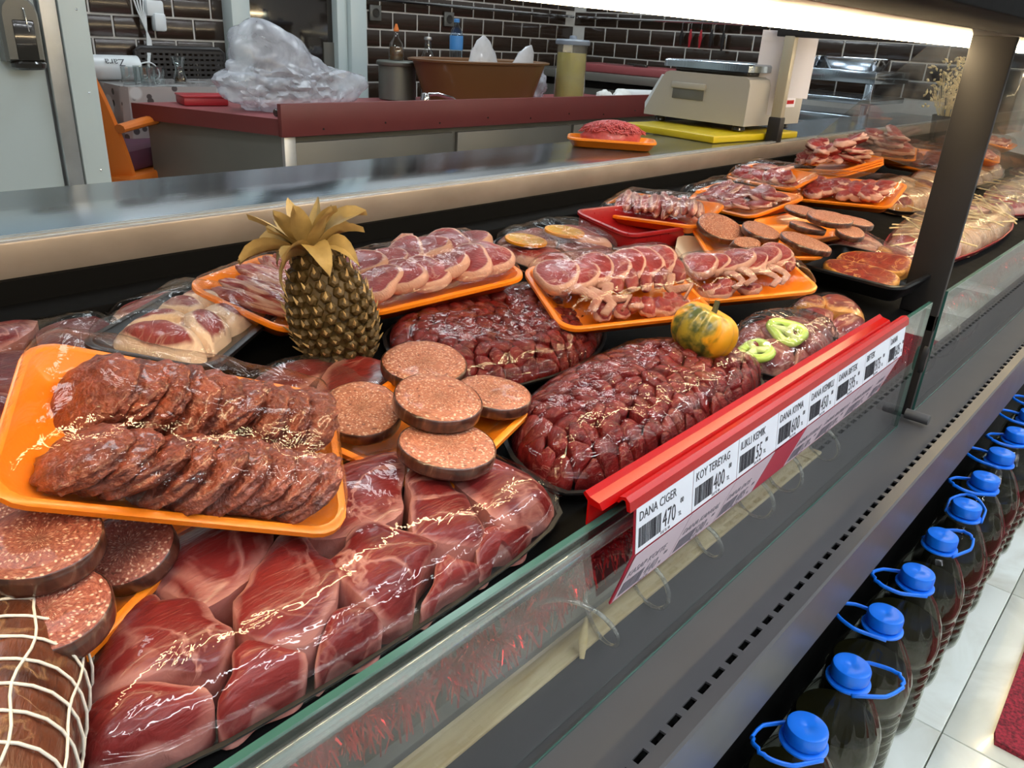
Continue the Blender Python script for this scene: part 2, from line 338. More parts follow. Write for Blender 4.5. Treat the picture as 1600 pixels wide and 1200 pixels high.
M['bag_white'] = plain('white_bag_plastic', (.50, .52, .56), .3, nscale=30, nmix=.2, bump=.003, Coat_Weight=.3)
M['pinkish'] = plain('pink_hose', (.55, .30, .36), .4)
M['canister'] = clear('canister_plastic', (.93, .93, .88), .15, 1.45, 1.0, haze=.25, hcol=(.8, .8, .72), hscale=6)
M['lid_grey'] = plain('grey_blue_lid', (.22, .26, .32), .35)
M['lamb_dark'] = meat('dark_lamb', (.14, .016, .018), (.30, .055, .05), (.55, .33, .27), .5, 30, edge=.7, edge0=.78, fibre=.25)
# ================================================================== the room
floor = struct(G().box((3, .6, -.02), (11, 9, .04)).build('floor', M['grout']))
fl_tile = G().rbox((0, 0, 0), (.598, .598, .012), .002).mesh('tile', M['marble'])
for i in range(12):
    for j in range(5):
        put(fl_tile, 'tile', floor, (.35+i*.6-1, -2.02+j*.6, .003))
for o in floor.children: o.matrix_parent_inverse = floor.matrix_world.inverted()
struct(G().box((3, .6, 2.83), (11, 9, .06)).build('ceiling', M['ceil']))
struct(G().box((3, -3.85, 1.4), (11, .1, 2.8)).build('wall_front', M['ceil']))
struct(G().box((-2.45, .6, 1.4), (.1, 9, 2.8)).build('wall_left', M['ceil']))
wall_back = struct(G().box((2.0, 4.16, 1.4), (8.9, .1, 2.8)).build('wall_back', M['grout']))
wall_right = struct(G().box((5.32, .2, 1.4), (.1, 7.9, 2.8)).build('wall_right', M['grout']))
tile = G().rbox((0, 0, 0), (.191, .012, .091), .003, k=1).mesh('tile', M['tile'])
tile_half = G().rbox((0, 0, 0), (.091, .012, .091), .003, k=1).mesh('tile', M['tile'])
ZR = 1.083                                    # a joint height measured on the wall
for k in range(-4, 5):
    z = ZR+.1*k+.05
    off = .1 if k % 2 else 0
    x = 1.27+off
    while x < 5.2:
        if not (2.42 < x < 3.05) and x > 1.25:
            put(tile, 'tile', wall_back, (x, 4.11, z))
        x += .2
    y = 4.0-off
    while y > .8:
        if z > 1.0 or y > 3: put(tile, 'tile', wall_right, (5.27, y, z), (0, 0, PI/2))
        y -= .2
# white door leaf, frame and glazed opening
door_1 = struct(G().rbox((.30, 2.93, 1.25), (1.44, .05, 2.5), .004).build('door_1', M['white']))
G().rbox((1.052, 2.915, 1.25), (.05, .06, 2.5), .004).build('edge_strip', M['alu'], door_1)
fr = struct(G().rbox((1.125, 2.93, 1.25), (.085, .09, 2.5), .004).build('trim_1', M['white_frame']))
g = G()
for z in (.7, .95, 1.2): g.lathe([(.004, 0), (.003, .003), (0.0005, .004)], 8, Matrix.Translation((1.135, 2.885, z)) @ Matrix.Rotation(PI/2, 4, 'X'))
g.build('screw', M['chrome'], fr)
struct(G().rbox((2.385, 4.06, 1.25), (.105, .10, 2.5), .005).build('trim_2', M['white_frame']))
t3 = struct(G().rbox((3.135, 4.06, 1.25), (.115, .10, 2.5), .005).build('trim_3', M['white_frame']))
G().rbox((3.04, 4.075, 1.25), (.07, .07, 2.5), .004).build('inner_jamb', M['white_frame'], t3)
w1 = struct(G().box((2.72, 4.095, 1.4), (.60, .012, 2.2)).build('window_1', M['darkglass']))
G().box((2.97, 4.085, .98), (.07, .01, .24)).build('pane', M['cab'], w1)
# ceiling lamps
lm = G().rbox((0, 0, .015), (.62, .62, .03), .004).mesh('housing', M['white_pl'])
lp = G().box((0, 0, -.003), (.58, .58, .006)).mesh('diffuser', M['panel_light'])
for i, (x, y) in enumerate([(.2, 2.1), (2.2, 2.3), (4.0, 2.4), (1.5, 3.4), (3.6, 3.3)]):
    t = thing('ceiling_lamp', 'square white panel lamp on the kitchen ceiling', 'lamp', (x, y, 2.77), group='kitchen ceiling panels')
    put(lm, 'housing', t); put(lp, 'diffuser', t)
lm2 = G().rbox((0, 0, .02), (1.3, .14, .04), .006).mesh('housing', M['white_pl'])
lp2 = G().box((0, 0, -.003), (1.26, .11, .006)).mesh('diffuser', M['panel_aisle'])
for i, x in enumerate((-1.2, .2, 1.6, 3.0, 4.4)):
    for y in (-.95, -2.4):
        t = thing('strip_lamp', 'long white ceiling strip lamp over the shop aisle', 'lamp', (x, y, 2.75), group='aisle strip lamps')
        put(lm2, 'housing', t); put(lp2, 'diffuser', t)

# ================================================================== the refrigerated display counter
X0, X1 = -1.3, 4.85
case = thing('display_counter', 'long refrigerated butcher display counter with low front glass, steel worktop and grey ledge', 'counter', (1.5, .5, 0))
def cp(g, name, mat, par=None, **k):
    o = g.build(name, mat, par or case, **k)
    if par is None: o.location = (-1.5, -.5, 0)
    return o
LX = X1-X0; MX = (X0+X1)/2
wt = cp(G().rbox((MX, 1.315, .894), (LX, .33, .066), .003), 'worktop', M['steel'])
cp(G().rbox((MX, 1.1475, .898), (LX, .012, .058), .003), 'worktop_edge', M['steel_warm'])
cp(G().box((MX, 1.158, .9285), (LX, .006, .003)).box((MX, 1.168, .9285), (LX, .004, .003)), 'glass_runner', M['alu'])
cp(G().box((MX, 1.14, .70), (LX, .02, .36)), 'back_panel', M['black'])
cp(G().box((MX, 1.40, .43), (LX, .14, .86)), 'rear_body', M['cab'])
deck = cp(G().prism([(.385, .735), (1.13, .735+SLOPE*.745), (1.13, .71+SLOPE*.745), (.385, .712)], X0, X1, 'x'), 'deck', M['black'])
cp(G().box((MX, .475, .62), (LX, .012, .20)), 'front_riser', M['anth'])
cp(G().box((MX, .50, .26), (LX, .36, .51)), 'base', M['black'])
cp(G().rbox((MX, 1.085, zdeck(1.085)+.012), (LX, .07, .03), .003, M=None), 'rear_rail', M['black'])
# ledge with a row of air slots
ZL, YF = .52, .25
ys0, ys1 = .268, .276
g = G(); pitch, ln = .0337, .0215; n = int((3.9-X0)/pitch)
g.box((MX, (YF+ys0)/2, ZL-.0015), (LX, ys0-YF, .003)); g.box((MX, (ys1+.47)/2, ZL-.0015), (LX, .47-ys1, .003))
for i in range(n):
    x = X0+i*pitch; g.box((x+ln+(pitch-ln)/2, (ys0+ys1)/2, ZL-.0015), (pitch-ln, ys1-ys0, .003))
g.box(((X0+n*pitch+X1)/2, (ys0+ys1)/2, ZL-.0015), (X1-X0-n*pitch, ys1-ys0, .003))
g.prism([(YF, ZL), (YF-.003, ZL-.003), (YF-.003, ZL-.125), (YF+.002, ZL-.135), (YF+.012, ZL-.135), (YF+.012, ZL-.01)], X0, X1, 'x')
ledge = cp(g, 'ledge', M['ledge'], smooth=False)
slot = G()
for q in ((0, 0, -.012),): slot.box((0, 0, -.020), (ln*1.05, (ys1-ys0)*1.2, .004)).box((0, -.0055, -.013), (ln*1.05, .001, .013)).box((0, .0055, -.013), (ln*1.05, .001, .013))
sm = slot.mesh('air_slot', M['black'])
for i in range(n):
    x = X0+i*pitch+ln/2
    if .55 < x < 3.9: put(sm, 'air_slot', ledge, (x, (ys0+ys1)/2, ZL))
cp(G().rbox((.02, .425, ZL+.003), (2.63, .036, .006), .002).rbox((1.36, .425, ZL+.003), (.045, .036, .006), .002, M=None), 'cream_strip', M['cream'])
# front glass
def pane(x0, x1, name='front_glass'):
    o = cp(G().box(((x0+x1)/2, .348, (ZL+.784)/2), (x1-x0, .006, .784-ZL)), name, M['glass'])
    e = G().box(((x0+x1)/2, .348, .7855), (x1-x0, .0066, .003))
    e.box((x1+.001, .348, (ZL+.785)/2), (.002, .0066, .785-ZL)); e.box((x0-.001, .348, (ZL+.785)/2), (.002, .0066, .785-ZL))
    e.box(((x0+x1)/2, .3445, ZL+.0015), (x1-x0, .0015, .003))
    eo = e.build('polished_edge', M['glass_edge'], o); return o
pane(-1.2, 1.618); pane(1.725, 4.8)
cp(G().rbox((-.29, .3415, .768), (1.80, .005, .017), .002), 'tag_channel', M['clear_strip'])
# post, foot, clip, peg
cp(G().rbox((1.7, .3825, .98), (.014, .073, .545), .002), 'post', M['anth'])
cp(G().prism([(.346, .51), (.374, .51), (.378, .70), (.419, .74), (.346, .74)], 1.693, 1.707, 'x'), 'post_foot', M['anth'])
cp(G().lathe([(.0105, 0), (.0105, .002), (.0105, .044), (.0095, .046)], 20, Matrix.Translation((1.663, .346, .537)) @ Matrix.Rotation(PI/2, 4, 'X')), 'peg', M['ledge'])
cp(G().lathe([(.017, 0), (.017, .006), (.014, .010)], 20, Matrix.Translation((1.655, .344, .66)) @ Matrix.Diagonal((.6, 1, 1.7, 1)) @ Matrix.Rotation(PI/2, 4, 'X')), 'glass_clip', M['anth'])
# end panel of this module
cp(G().prism([(.375, .80), (1.15, .93), (.851, 1.246), (.375, 1.246)], 2.947, 2.953, 'x'), 'end_panel', M['glass_dirty'])
# hood, lamp
cp(G().rbox((MX, .4375, 1.262), (LX, .205, .02), .003), 'hood', M['hood'])
cp(G().rbox((MX, .27, 1.292), (LX, .13, .08), .003), 'hood_front', M['black'])
tb = cp(G().tube([(X0, .47, 1.2425), (MX, .47, 1.2425), (X1, .47, 1.2425)], .0088, 10), 'light_tube', M['tube'])
# slender support post on the worktop with a black foot
cp(G().rbox((2.64, 1.174, 1.12), (.028, .036, .27), .003), 'support_post', M['post_beige'])
cp(G().rbox((2.64, 1.174, .965), (.036, .044, .078), .004), 'support_foot', M['anth'])
cp(G().rbox((2.64, .86, 1.262), (.028, .72, .03), .003), 'support_arm', M['anth'])
# ================================================================== meat pieces and wrapped packs
def clip_poly(poly, nx, ny, d):
    o = []
    for i, p in enumerate(poly):
        q = poly[(i+1) % len(poly)]; a = p[0]*nx+p[1]*ny-d; b = q[0]*nx+q[1]*ny-d
        if a <= 0: o.append(p)
        if (a < 0 < b) or (b < 0 < a):
            t = a/(a-b); o.append((p[0]+(q[0]-p[0])*t, p[1]+(q[1]-p[1])*t))
    return o
def chaikin(P, n=1):
    for _ in range(n):
        P = [q for i in range(len(P)) for q in ((.75*P[i][0]+.25*P[(i+1) % len(P)][0], .75*P[i][1]+.25*P[(i+1) % len(P)][1]), (.25*P[i][0]+.75*P[(i+1) % len(P)][0], .25*P[i][1]+.75*P[(i+1) % len(P)][1]))]
    return P
def ccw(P):
    a = sum(P[i][0]*P[(i+1) % len(P)][1]-P[(i+1) % len(P)][0]*P[i][1] for i in range(len(P)))
    return P if a > 0 else P[::-1]
def centroid(P): return (sum(p[0] for p in P)/len(P), sum(p[1] for p in P)/len(P))
def inside_dist(P, x, y):
    """smallest distance to the edges of a convex outline, negative outside"""
    d = 9
    for i in range(len(P)):
        a, b = P[i], P[(i+1) % len(P)]; ex, ey = b[0]-a[0], b[1]-a[1]; L = math.hypot(ex, ey)
        if L > 1e-6: d = min(d, (ex*(y-a[1])-ey*(x-a[0]))/L)
    return d
def dome(P, h, w, base=.012, lumps=.006, seed=0, ls=14):
    def f(x, y):
        d = max(0, min(inside_dist(P, x, y)/w, 1)); s = math.sqrt(max(0, 1-(1-d)**2))
        return base+(h-base)*s+lumps*s*nz(x+seed, y, seed, ls)
    return f
def resample(P, n):
    L = [math.dist(P[i], P[(i+1) % len(P)]) for i in range(len(P))]; T = sum(L); o = []; i = 0; acc = 0
    for k in range(n):
        s = T*k/n
        while acc+L[i] < s: acc += L[i]; i += 1
        t = (s-acc)/L[i]; a, b = P[i], P[(i+1) % len(P)]; o.append((a[0]+(b[0]-a[0])*t, a[1]+(b[1]-a[1])*t))
    return o
def mosaic(root, name, P, seeds, zf, mats, depth=.02, groove=.012, smooth_n=1, npts=20, rough=.0, shrink=.97, rings=(1., 1., .9, .72, .45), tilt=0., wig=0., floor=.002):
    """meat pieces packed side by side: each seed's cell becomes a piece of its own"""
    out = []
    for i, s in enumerate(seeds):
        c = list(P)
        for j, q in enumerate(seeds):
            if i != j:
                dx, dy = q[0]-s[0], q[1]-s[1]; L = math.hypot(dx, dy)
                if L > 1e-6: c = clip_poly(c, dx/L, dy/L, ((q[0]**2-s[0]**2)+(q[1]**2-s[1]**2))/2/L)
                if len(c) < 3: break
        if len(c) < 3: continue
        c = ccw(c); cx, cy = centroid(c)
        c = resample(chaikin(c, smooth_n), npts); tx, ty = U(-tilt, tilt), U(-tilt, tilt); dz = U(-1, 1)*rough
        if wig: c = [(x+wig*nz(x*1., y, i, 30), y+wig*nz(x, y, i+9.5, 30)) for x, y in c]
        v = []; e = []; z0 = zf(cx, cy)
        for k, r in enumerate(rings):
            for x, y in c:
                px, py = cx+(x-cx)*r*shrink, cy+(y-cy)*r*shrink
                g = groove*max(0, (r-.4)/.6)**2.2
                z = zf(px, py)-g+dz+tx*(px-cx)+ty*(py-cy)+.0015*nz(px, py, i, 90)*(1-r*.5)
                if k == 0: z = max(floor, z-depth)
                v.append((px-cx, py-cy, z-z0)); e.append(r if k else 1.)
        n = len(c); f = [tuple(range(n))[::-1]]
        for k in range(len(rings)-1):
            for a in range(n):
                b = (a+1) % n; f.append((k*n+a, k*n+b, (k+1)*n+b, (k+1)*n+a))
        v.append((0, 0, zf(cx, cy)+dz-z0)); e.append(0)
        b0 = (len(rings)-1)*n
        for a in range(n): f.append((b0+a, b0+(a+1) % n, len(v)-1))
        g = G(); g.v = v; g.f = f
        m = mats[i % len(mats)] if isinstance(mats, list) else mats
        out.append(g.build(name, m, root, (cx, cy, z0), edge=e, ang=60))
    return out
def poisson(P, d, tries=4000, seed=1):
    rnd = random.Random(seed); xs = [p[0] for p in P]; ys = [p[1] for p in P]; o = []
    for _ in range(tries):
        x, y = rnd.uniform(min(xs), max(xs)), rnd.uniform(min(ys), max(ys))
        if inside_dist(P, x, y) > d*.25 and all((x-a)**2+(y-b)**2 > d*d for a, b in o): o.append((x, y))
    return o
def film_over(root, P, zf, mat, lift=.004, over=1.03, n=72, K=16, wr=.0015, ws=40, seed=0., skirt=.004, stretch=None, name='film'):
    c = centroid(P); Q = resample(P, n); v = []; f = []
    for k in range(K+1):
        s = over*(1-(1-k/K)**1.5) if k else 0
        for x, y in Q:
            px, py = c[0]+(x-c[0])*s, c[1]+(y-c[1])*s
            qx, qy = c[0]+(x-c[0])*min(s, .985), c[1]+(y-c[1])*min(s, .985)
            w = wr*(nz(px+seed, py, seed, ws)+.5*nz(px, py+seed, 3+seed, ws*2.3)) if stretch is None else wr*nz((px*stretch[0]+py*stretch[1]), (px*stretch[2]+py*stretch[3]), seed, ws)
            z = zf(qx, qy)+lift+w
            if k == K: z = skirt
            v.append((px, py, z))
    for k in range(K):
        for a in range(n):
            b = (a+1) % n; f.append((k*n+a, k*n+b, (k+1)*n+b, (k+1)*n+a))
    g = G(); g.v = v; g.f = f
    return g.build(name, mat, root, ang=180)
def tray_g(L, Wd, H, r=.03, flare=.026, rim=.007):
    g = G(); k = 5
    R = lambda i, z: [(x, y, z) for x, y in rr(L-2*i, Wd-2*i, r-i*.6, k)]
    return g.loft([R(flare, 0), R(flare-.004, .002), R(.004, H-.008), R(0, H-.006), R(0, H-.001), R(.0015, H), R(rim, H), R(rim+.0015, H-.002), R(flare+.003, .009), R(flare+.008, .006)])
def deck_rot(yaw=0.):
    return (Matrix.Rotation(math.atan(SLOPE), 3, 'X') @ Matrix.Rotation(yaw, 3, 'Z')).to_euler()
class Frame:
    """a thing's own frame on the sloping deck; turns photo pixels into its local plan"""
    def __init__(s, o): s.o = o; s.m = (Matrix.LocRotScale(o.location, o.rotation_euler, (1, 1, 1))).inverted()
    def xy(s, px, py, h):
        p = s.m @ at_deck(px, py, h); return (p.x, p.y)
    def w(s, x, y):
        p = s.m @ Vector((x, y, zdeck(y))); return (p.x, p.y)
def pack_on_deck(name, label, cat, pts, h=0., group=None, lift=0.):
    """pts: world (x, y) outline on the deck"""
    P = ccw(pts); c = centroid(P)
    t = thing(name, label, cat, (c[0], c[1], zdeck(c[1])+.0005+lift), deck_rot(), group)
    fr_ = Frame(t); return t, chaikin([fr_.w(x, y) for x, y in P], 2)
def flat_tray(root, P, H=.018, mat='black_foam', out=1.05, name='tray'):
    c = centroid(P); Q = resample(P, 40)
    R = lambda s, z: [(c[0]+(x-c[0])*s, c[1]+(y-c[1])*s, z) for x, y in Q]
    return G().loft([R(out-.07, .0), R(out-.01, H*.8), R(out, H*.85), R(out, H), R(out-.03, H), R(out-.08, .004)]).build(name, M[mat], root)
def px(pts, h):
    return [(lambda p: (p.x, p.y))(at_deck(a, b, h)) for a, b in pts]
def box_pts(P, n=0): return P

# ---- single cuts used inside trays
def chop_meshes(mat, k=0, seed=0):
    rnd = random.Random(seed); n = 26; v = []; e = []; f = []
    a, b = rnd.uniform(.036, .041), rnd.uniform(.029, .034); th = .008
    out = []
    for i in range(n):
        t = 2*PI*i/n
        r = 1+.10*math.cos(2*t+seed)+.08*math.cos(3*t+2*seed)
        out.append((a*r*math.cos(t), b*r*math.sin(t)))
    R = [(.9, -th, 1), (1., -th*.5, 1), (1., th*.5, 1), (.93, th, 1), (.84, th*1.12, .75), (.6, th*1.2, .3), (.3, th*1.28, .1)]
    for s, z, ed in R:
        for x, y in out: v.append((x*s, y*s, z+.0012*nz(x*s, y*s, seed, 60))); e.append(ed)
    f.append(tuple(range(n))[::-1])
    for q in range(len(R)-1):
        for i in range(n):
            j = (i+1) % n; f.append((q*n+i, q*n+j, (q+1)*n+j, (q+1)*n+i))
    f.append(tuple((len(R)-1)*n+i for i in range(n)))
    g = G(); g.v = v; g.f = f; me = g.mesh('lamb_chop', mat, edge=e, ang=50)
    L = rnd.uniform(.052, .066); bt = G()
    pts = [(a*.85+L*t, -b*.35+.012*math.sin(t*2.2)*rnd.choice((1, 1, -1)), .002*math.sin(5*t)) for t in (0, .2, .4, .6, .8, 1)]
    bt.tube(pts, [.012, .0095, .0075, .0068, .0066, .0060], 9, flat=.42)
    tail = G(); tail.tube([(a*.4+L*.8*t, b*.5-.02*t*t, .001) for t in (0, .25, .5, .75, 1)], [.012, .012, .010, .009, .005], 9, flat=.6)
    return me, bt.mesh('bone', M['bone'], ang=180), tail.mesh('fat_tail', M['fatty'], ang=180)
CHOPS = [chop_meshes(M['lamb'], 0, s) for s in (1, 2, 3, 4)]
def chop(parent, loc, rot, i, s=1., bone=True):
    a, b, c = CHOPS[i % 4]
    o = put(a, 'lamb_chop', parent, loc, rot, s); 
    if bone: put(b, 'bone', o)
    if i % 3: put(c, 'fat_tail', o)
    return o
def blob_mesh(name, mat, sx, sy, sz, amp, fr, seed, sub=3, edge=True, flat=0.):
    bm = bmesh.new(); bmesh.ops.create_icosphere(bm, subdivisions=sub, radius=1)
    e = []
    for v in bm.verts:
        d = v.co.normalized(); q = 1+amp*(noise.noise(d*fr+Vector((seed*3.1, seed, 0)))+.5*noise.noise(d*fr*2.3+Vector((0, seed*1.7, 2))))
        z = d.z*sz*q
        if flat and z < -flat*sz: z = -flat*sz
        v.co = (d.x*sx*q, d.y*sy*q, z); e.append(max(0., min(1., math.hypot(d.x, d.y)**2)))
    me = bpy.data.meshes.new(name); bm.to_mesh(me); bm.free()
    me.polygons.foreach_set('use_smooth', [True]*len(me.polygons)); me.materials.append(mat)
    a = me.attributes.new('edge', 'FLOAT', 'POINT'); a.data.foreach_set('value', e); return me
PATTY = [blob_mesh('patty', M['patty'], .044, .040, .0125, .16, 2.6, s, 4) for s in (1, 2, 3)]
RIB = [blob_mesh('rib_strip', M['rib'], .075, .014, .012, .14, 2., s, 3) for s in (4, 5, 6)]
FLAP = [blob_mesh('meat_flap', M['lamb'], .045, .028, .011, .35, 1.8, s, 3) for s in (7, 8, 9)]
CHUNK = [blob_mesh('meat_piece', M['lamb'], .032, .024, .016, .3, 1.6, s, 3) for s in (10, 11, 12)]
def tray_film(root, L, Wd, H, hgt, mat='film', wr=.002, ws=40, seed=0., w=.06, bulge=None, lumps=.004):
    P = rr(L-.004, Wd-.004, .03, 4)
    def f(x, y):
        d = max(0, min(inside_dist(P, x, y)/w, 1)); s = math.sqrt(max(0, 1-(1-d)**2))
        return H+hgt*s+lumps*s*nz(x+seed, y, seed, 26)
    return film_over(root, P, f, M[mat], lift=.001, over=1.004, wr=wr, ws=ws, seed=seed, skirt=H-.004, n=80, K=18), f
def foam_pack(name, label, cat, loc, rot, L, Wd, H=.028, mat='orange_foam', group=None, dz=0.):
    """loc is the middle of the rim; the thing's origin sits at the tray's underside"""
    Rm = Euler(rot).to_matrix(); o = Vector(loc)-Rm @ Vector((0, 0, H))+Vector((0, 0, dz))
    t = thing(name, label, cat, o, rot, group)
    tray_g(L, Wd, H).build('tray', M[mat], t)
    return t
# ================================================================== packs lying on the deck
# B: the big pack of beef cuts at the front
t, P = pack_on_deck('beef_pack', 'large film-wrapped pack of big raw beef cuts lying along the front glass', 'meat pack', [(.100, .392), (.56, .392), (.585, .46), (.53, .575), (.34, .605), (.19, .585), (.100, .47)])
flat_tray(t, P, .014)
zf = dome(P, .062, .075, .016, .008, 3, 12)
fr_ = Frame(t)
sd = [fr_.xy(*q, .055) for q in ((230, 1130), (430, 1080), (600, 985), (720, 900), (830, 830), (610, 880), (440, 920), (340, 900), (570, 780), (700, 790), (240, 990), (770, 770))]
mosaic(t, 'beef_cut', P, sd, zf, [M['beef']], depth=.05, groove=.008, smooth_n=2, npts=44, rough=.003, shrink=.995, rings=(1, 1, .97, .9, .78, .6, .3), wig=.014)
film_over(t, P, zf, M['film_smooth'], lift=.0035, over=1.02, wr=.0013, ws=26, seed=1, n=110, K=24)
# L: front pack of beef cubes
def cube_pack(label, pts, h, w, d, seed, mats, film='film', group=None, lumps=.005, tray=.018):
    t, P = pack_on_deck('diced_beef_pack', label, 'meat pack', pts, group=group)
    flat_tray(t, P, tray)
    zf = dome(P, h, w, .016, lumps, seed, 16)
    sd = poisson(P, d, 5000, seed)
    random.seed(seed)
    mosaic(t, 'beef_cube', P, sd, zf, mats, depth=.018, groove=.0045, smooth_n=0, npts=13, rough=.003, shrink=.95, rings=(.92, 1, .96, .86, .55), tilt=.30, wig=.003)
    film_over(t, P, zf, M[film], lift=.0045, over=1.01, wr=.0022, ws=60, seed=seed, n=120, K=26)
    return t
cube_pack('film-wrapped black tray heaped with dark red beef cubes behind the price strip', [(.60, .395), (1.05, .395), (1.075, .48), (.95, .60), (.66, .575), (.595, .50)], .070, .075, .0185, 11, [M['cube']])
cube_pack('film-wrapped heap of beef cubes beside the pineapple under the chop trays', [(.665, .63), (.86, .60), (1.0, .66), (1.03, .78), (.95, .85), (.70, .85), (.63, .75)], .052, .07, .0195, 12, [M['cube']])
# F: flat red cuts at the far left
def cut_pack(name, label, pts, h, w, d, seed, mats, piece='meat_cut', film='film', lumps=.006, groove=.008, wig=.005, tray='black_foam', lift=0., cat='meat pack', shrink=.98):
    t, P = pack_on_deck(name, label, cat, pts, lift=lift)
    flat_tray(t, P, .016, tray)
    zf = dome(P, h, w, .016, lumps, seed, 14)
    random.seed(seed)
    mosaic(t, piece, P, poisson(P, d, 3000, seed), zf, mats, depth=.03, groove=groove, smooth_n=2, npts=26, rough=.003, shrink=shrink, rings=(1, 1, .95, .84, .66, .4), wig=wig, tilt=.08)
    if film: film_over(t, P, zf, M[film], lift=.004, over=1.02, wr=.002, ws=40, seed=seed, n=90, K=18)
    return t, P, zf
cut_pack('beef_pack', 'wide pack of trimmed beef cuts against the case back, far left', [(-.05, .80), (.30, .80), (.40, 1.0), (.36, 1.06), (-.05, 1.06)], .045, .06, .085, 21, [M['beef'], M['beef_dark']])
cut_pack('beef_pack', 'pack of dark beef slices tucked behind the fatty beef tray on the left', [(.37, 1.0), (.60, 1.0), (.62, 1.06), (.40, 1.07)], .04, .04, .08, 22, [M['beef'], M['fatty']])
cut_pack('steak_pack', 'film-wrapped red steak pack in front of the pineapple', [(.36, .68), (.44, .60), (.60, .64), (.62, .76), (.52, .83), (.42, .80)], .035, .05, .09, 23, [M['beef']], piece='steak', film='film_wrinkle')
cut_pack('beef_pack', 'low pack of beef at the left edge under the patty tray', [(-.04, .56), (.16, .62), (.24, .74), (.18, .79), (-.04, .79)], .03, .05, .09, 24, [M['beef_dark']])
# P: pack with pepper rings, P2 behind it
t, P, zf = cut_pack('veal_strip_pack', 'wrinkled film pack of dark meat strips topped with two green pepper rings', [(1.085, .395), (1.31, .395), (1.36, .47), (1.25, .545), (1.10, .51)], .046, .045, .036, 25, [M['beef_dark'], M['beef_dark'], M['lamb_dark']], piece='meat_strip', film=None)
fr_ = Frame(t)
def pepper_ring(t, xy, r, zf, yaw, tilt):
    o = []; n = 30
    pts = [(r*(1+.14*math.cos(3*a))*math.cos(a), r*.8*(1+.14*math.cos(3*a))*math.sin(a), 0) for a in [2*PI*i/n for i in range(n)]]
    g = G().tube(pts, .0088, 8, closed=True, flat=.75)
    ob = g.build('pepper_ring', M['pepper'], t, (xy[0], xy[1], zf(*xy)+.006), (tilt, -.1, yaw), ang=180)
    k = G()
    for a in (.5, 2.6, 4.7): k.tube([(0, 0, .001), (r*.5*math.cos(a), r*.4*math.sin(a), .002), (r*math.cos(a), r*.8*math.sin(a), 0)], [.0075, .006, .0075], 6)
    k.lathe([(.007, -.002), (.008, .001), (.004, .004)], 10)
    k.build('pepper_rib', M['pepper_in'], ob, ang=180)
pepper_ring(t, fr_.xy(1186, 530, .060), .027, zf, .4, -.35)
pepper_ring(t, fr_.xy(1232, 513, .060), .025, zf, 1.5, -.35)
q = fr_.xy(1172, 565, .03)
G().tube([(-.018, 0, 0), (-.006, .006, .004), (.008, .002, .006), (.018, -.006, .002)], [.004, .007, .007, .003], 8, flat=.6).build('pepper_slice', M['pepper'], t, (q[0], q[1], zf(*q)+.005), (-.6, 0, .7))
film_over(t, P, zf, M['film_wrinkle'], lift=.014, over=1.03, wr=.005, ws=1, seed=2, n=120, K=20, stretch=(120, 36, -14, 10))
cut_pack('beef_pack', 'small pack of red meat behind the pepper pack, left of the post', [(1.33, .405), (1.45, .395), (1.545, .47), (1.52, .52), (1.38, .545)], .038, .04, .06, 26, [M['beef'], M['smoked']], film='film')
# Q, O: packs along the back
cut_pack('pork_strip_pack', 'film pack of pale fat-edged meat strips at the case back behind the chop tray', [(.88, .98), (1.02, .96), (1.09, 1.02), (1.04, 1.06), (.90, 1.06)], .045, .04, .05, 27, [M['rib'], M['fatty']], piece='meat_strip', film='film_wrinkle')
t, P, zf = cut_pack('pork_steak_pack', 'film pack of pink steaks topped with orange slices at the case back', [(1.07, .88), (1.22, .83), (1.36, .89), (1.37, 1.03), (1.28, 1.05), (1.10, 1.04)], .035, .04, .10, 28, [M['lamb_dark'], M['lamb']], piece='steak', film=None)
fr_ = Frame(t)
def orange_slice(t, xy, r, zz, tilt):
    o = G().lathe([(r*.86, -.003), (r, -.0025), (r*1.02, 0), (r, .0025), (r*.86, .003)], 28).build('orange_slice', M['orange_peel'], t, (xy[0], xy[1], zz+.009), tilt)
    g = G()
    for i in range(9):
        a0, a1 = 2*PI*i/9+.04, 2*PI*(i+1)/9-.04; am = (a0+a1)/2
        po = [(r*.1*math.cos(am), r*.1*math.sin(am))]+[(r*.86*math.cos(a), r*.86*math.sin(a)) for a in (a0, (a0+am)/2, am, (a1+am)/2, a1)]
        g.loft([[(x, y, -.0034) for x, y in po], [(x, y, .0034) for x, y in po]])
    g.build('segments', M['orange_flesh'], o, smooth=False)
    G().lathe([(r*.87, -.0028), (r*.87, .0028)], 28).build('pith', M['white_foam'], o)
for q, r in (((822, 374), .040), ((882, 362), .040), ((925, 398), .028)):
    xy = fr_.xy(*q, .045); orange_slice(t, xy, r, zf(*xy), (-.05, .03, 0))
film_over(t, P, zf, M['film'], lift=.0135, over=1.02, wr=.003, ws=30, seed=4)
cut_pack('meat_slice_pack', 'film pack of red meat slices between the chop tray and the salami tray', [(1.19, .80), (1.31, .72), (1.46, .80), (1.38, .86), (1.24, .87)], .045, .05, .06, 29, [M['beef'], M['lamb']], piece='meat_slice')
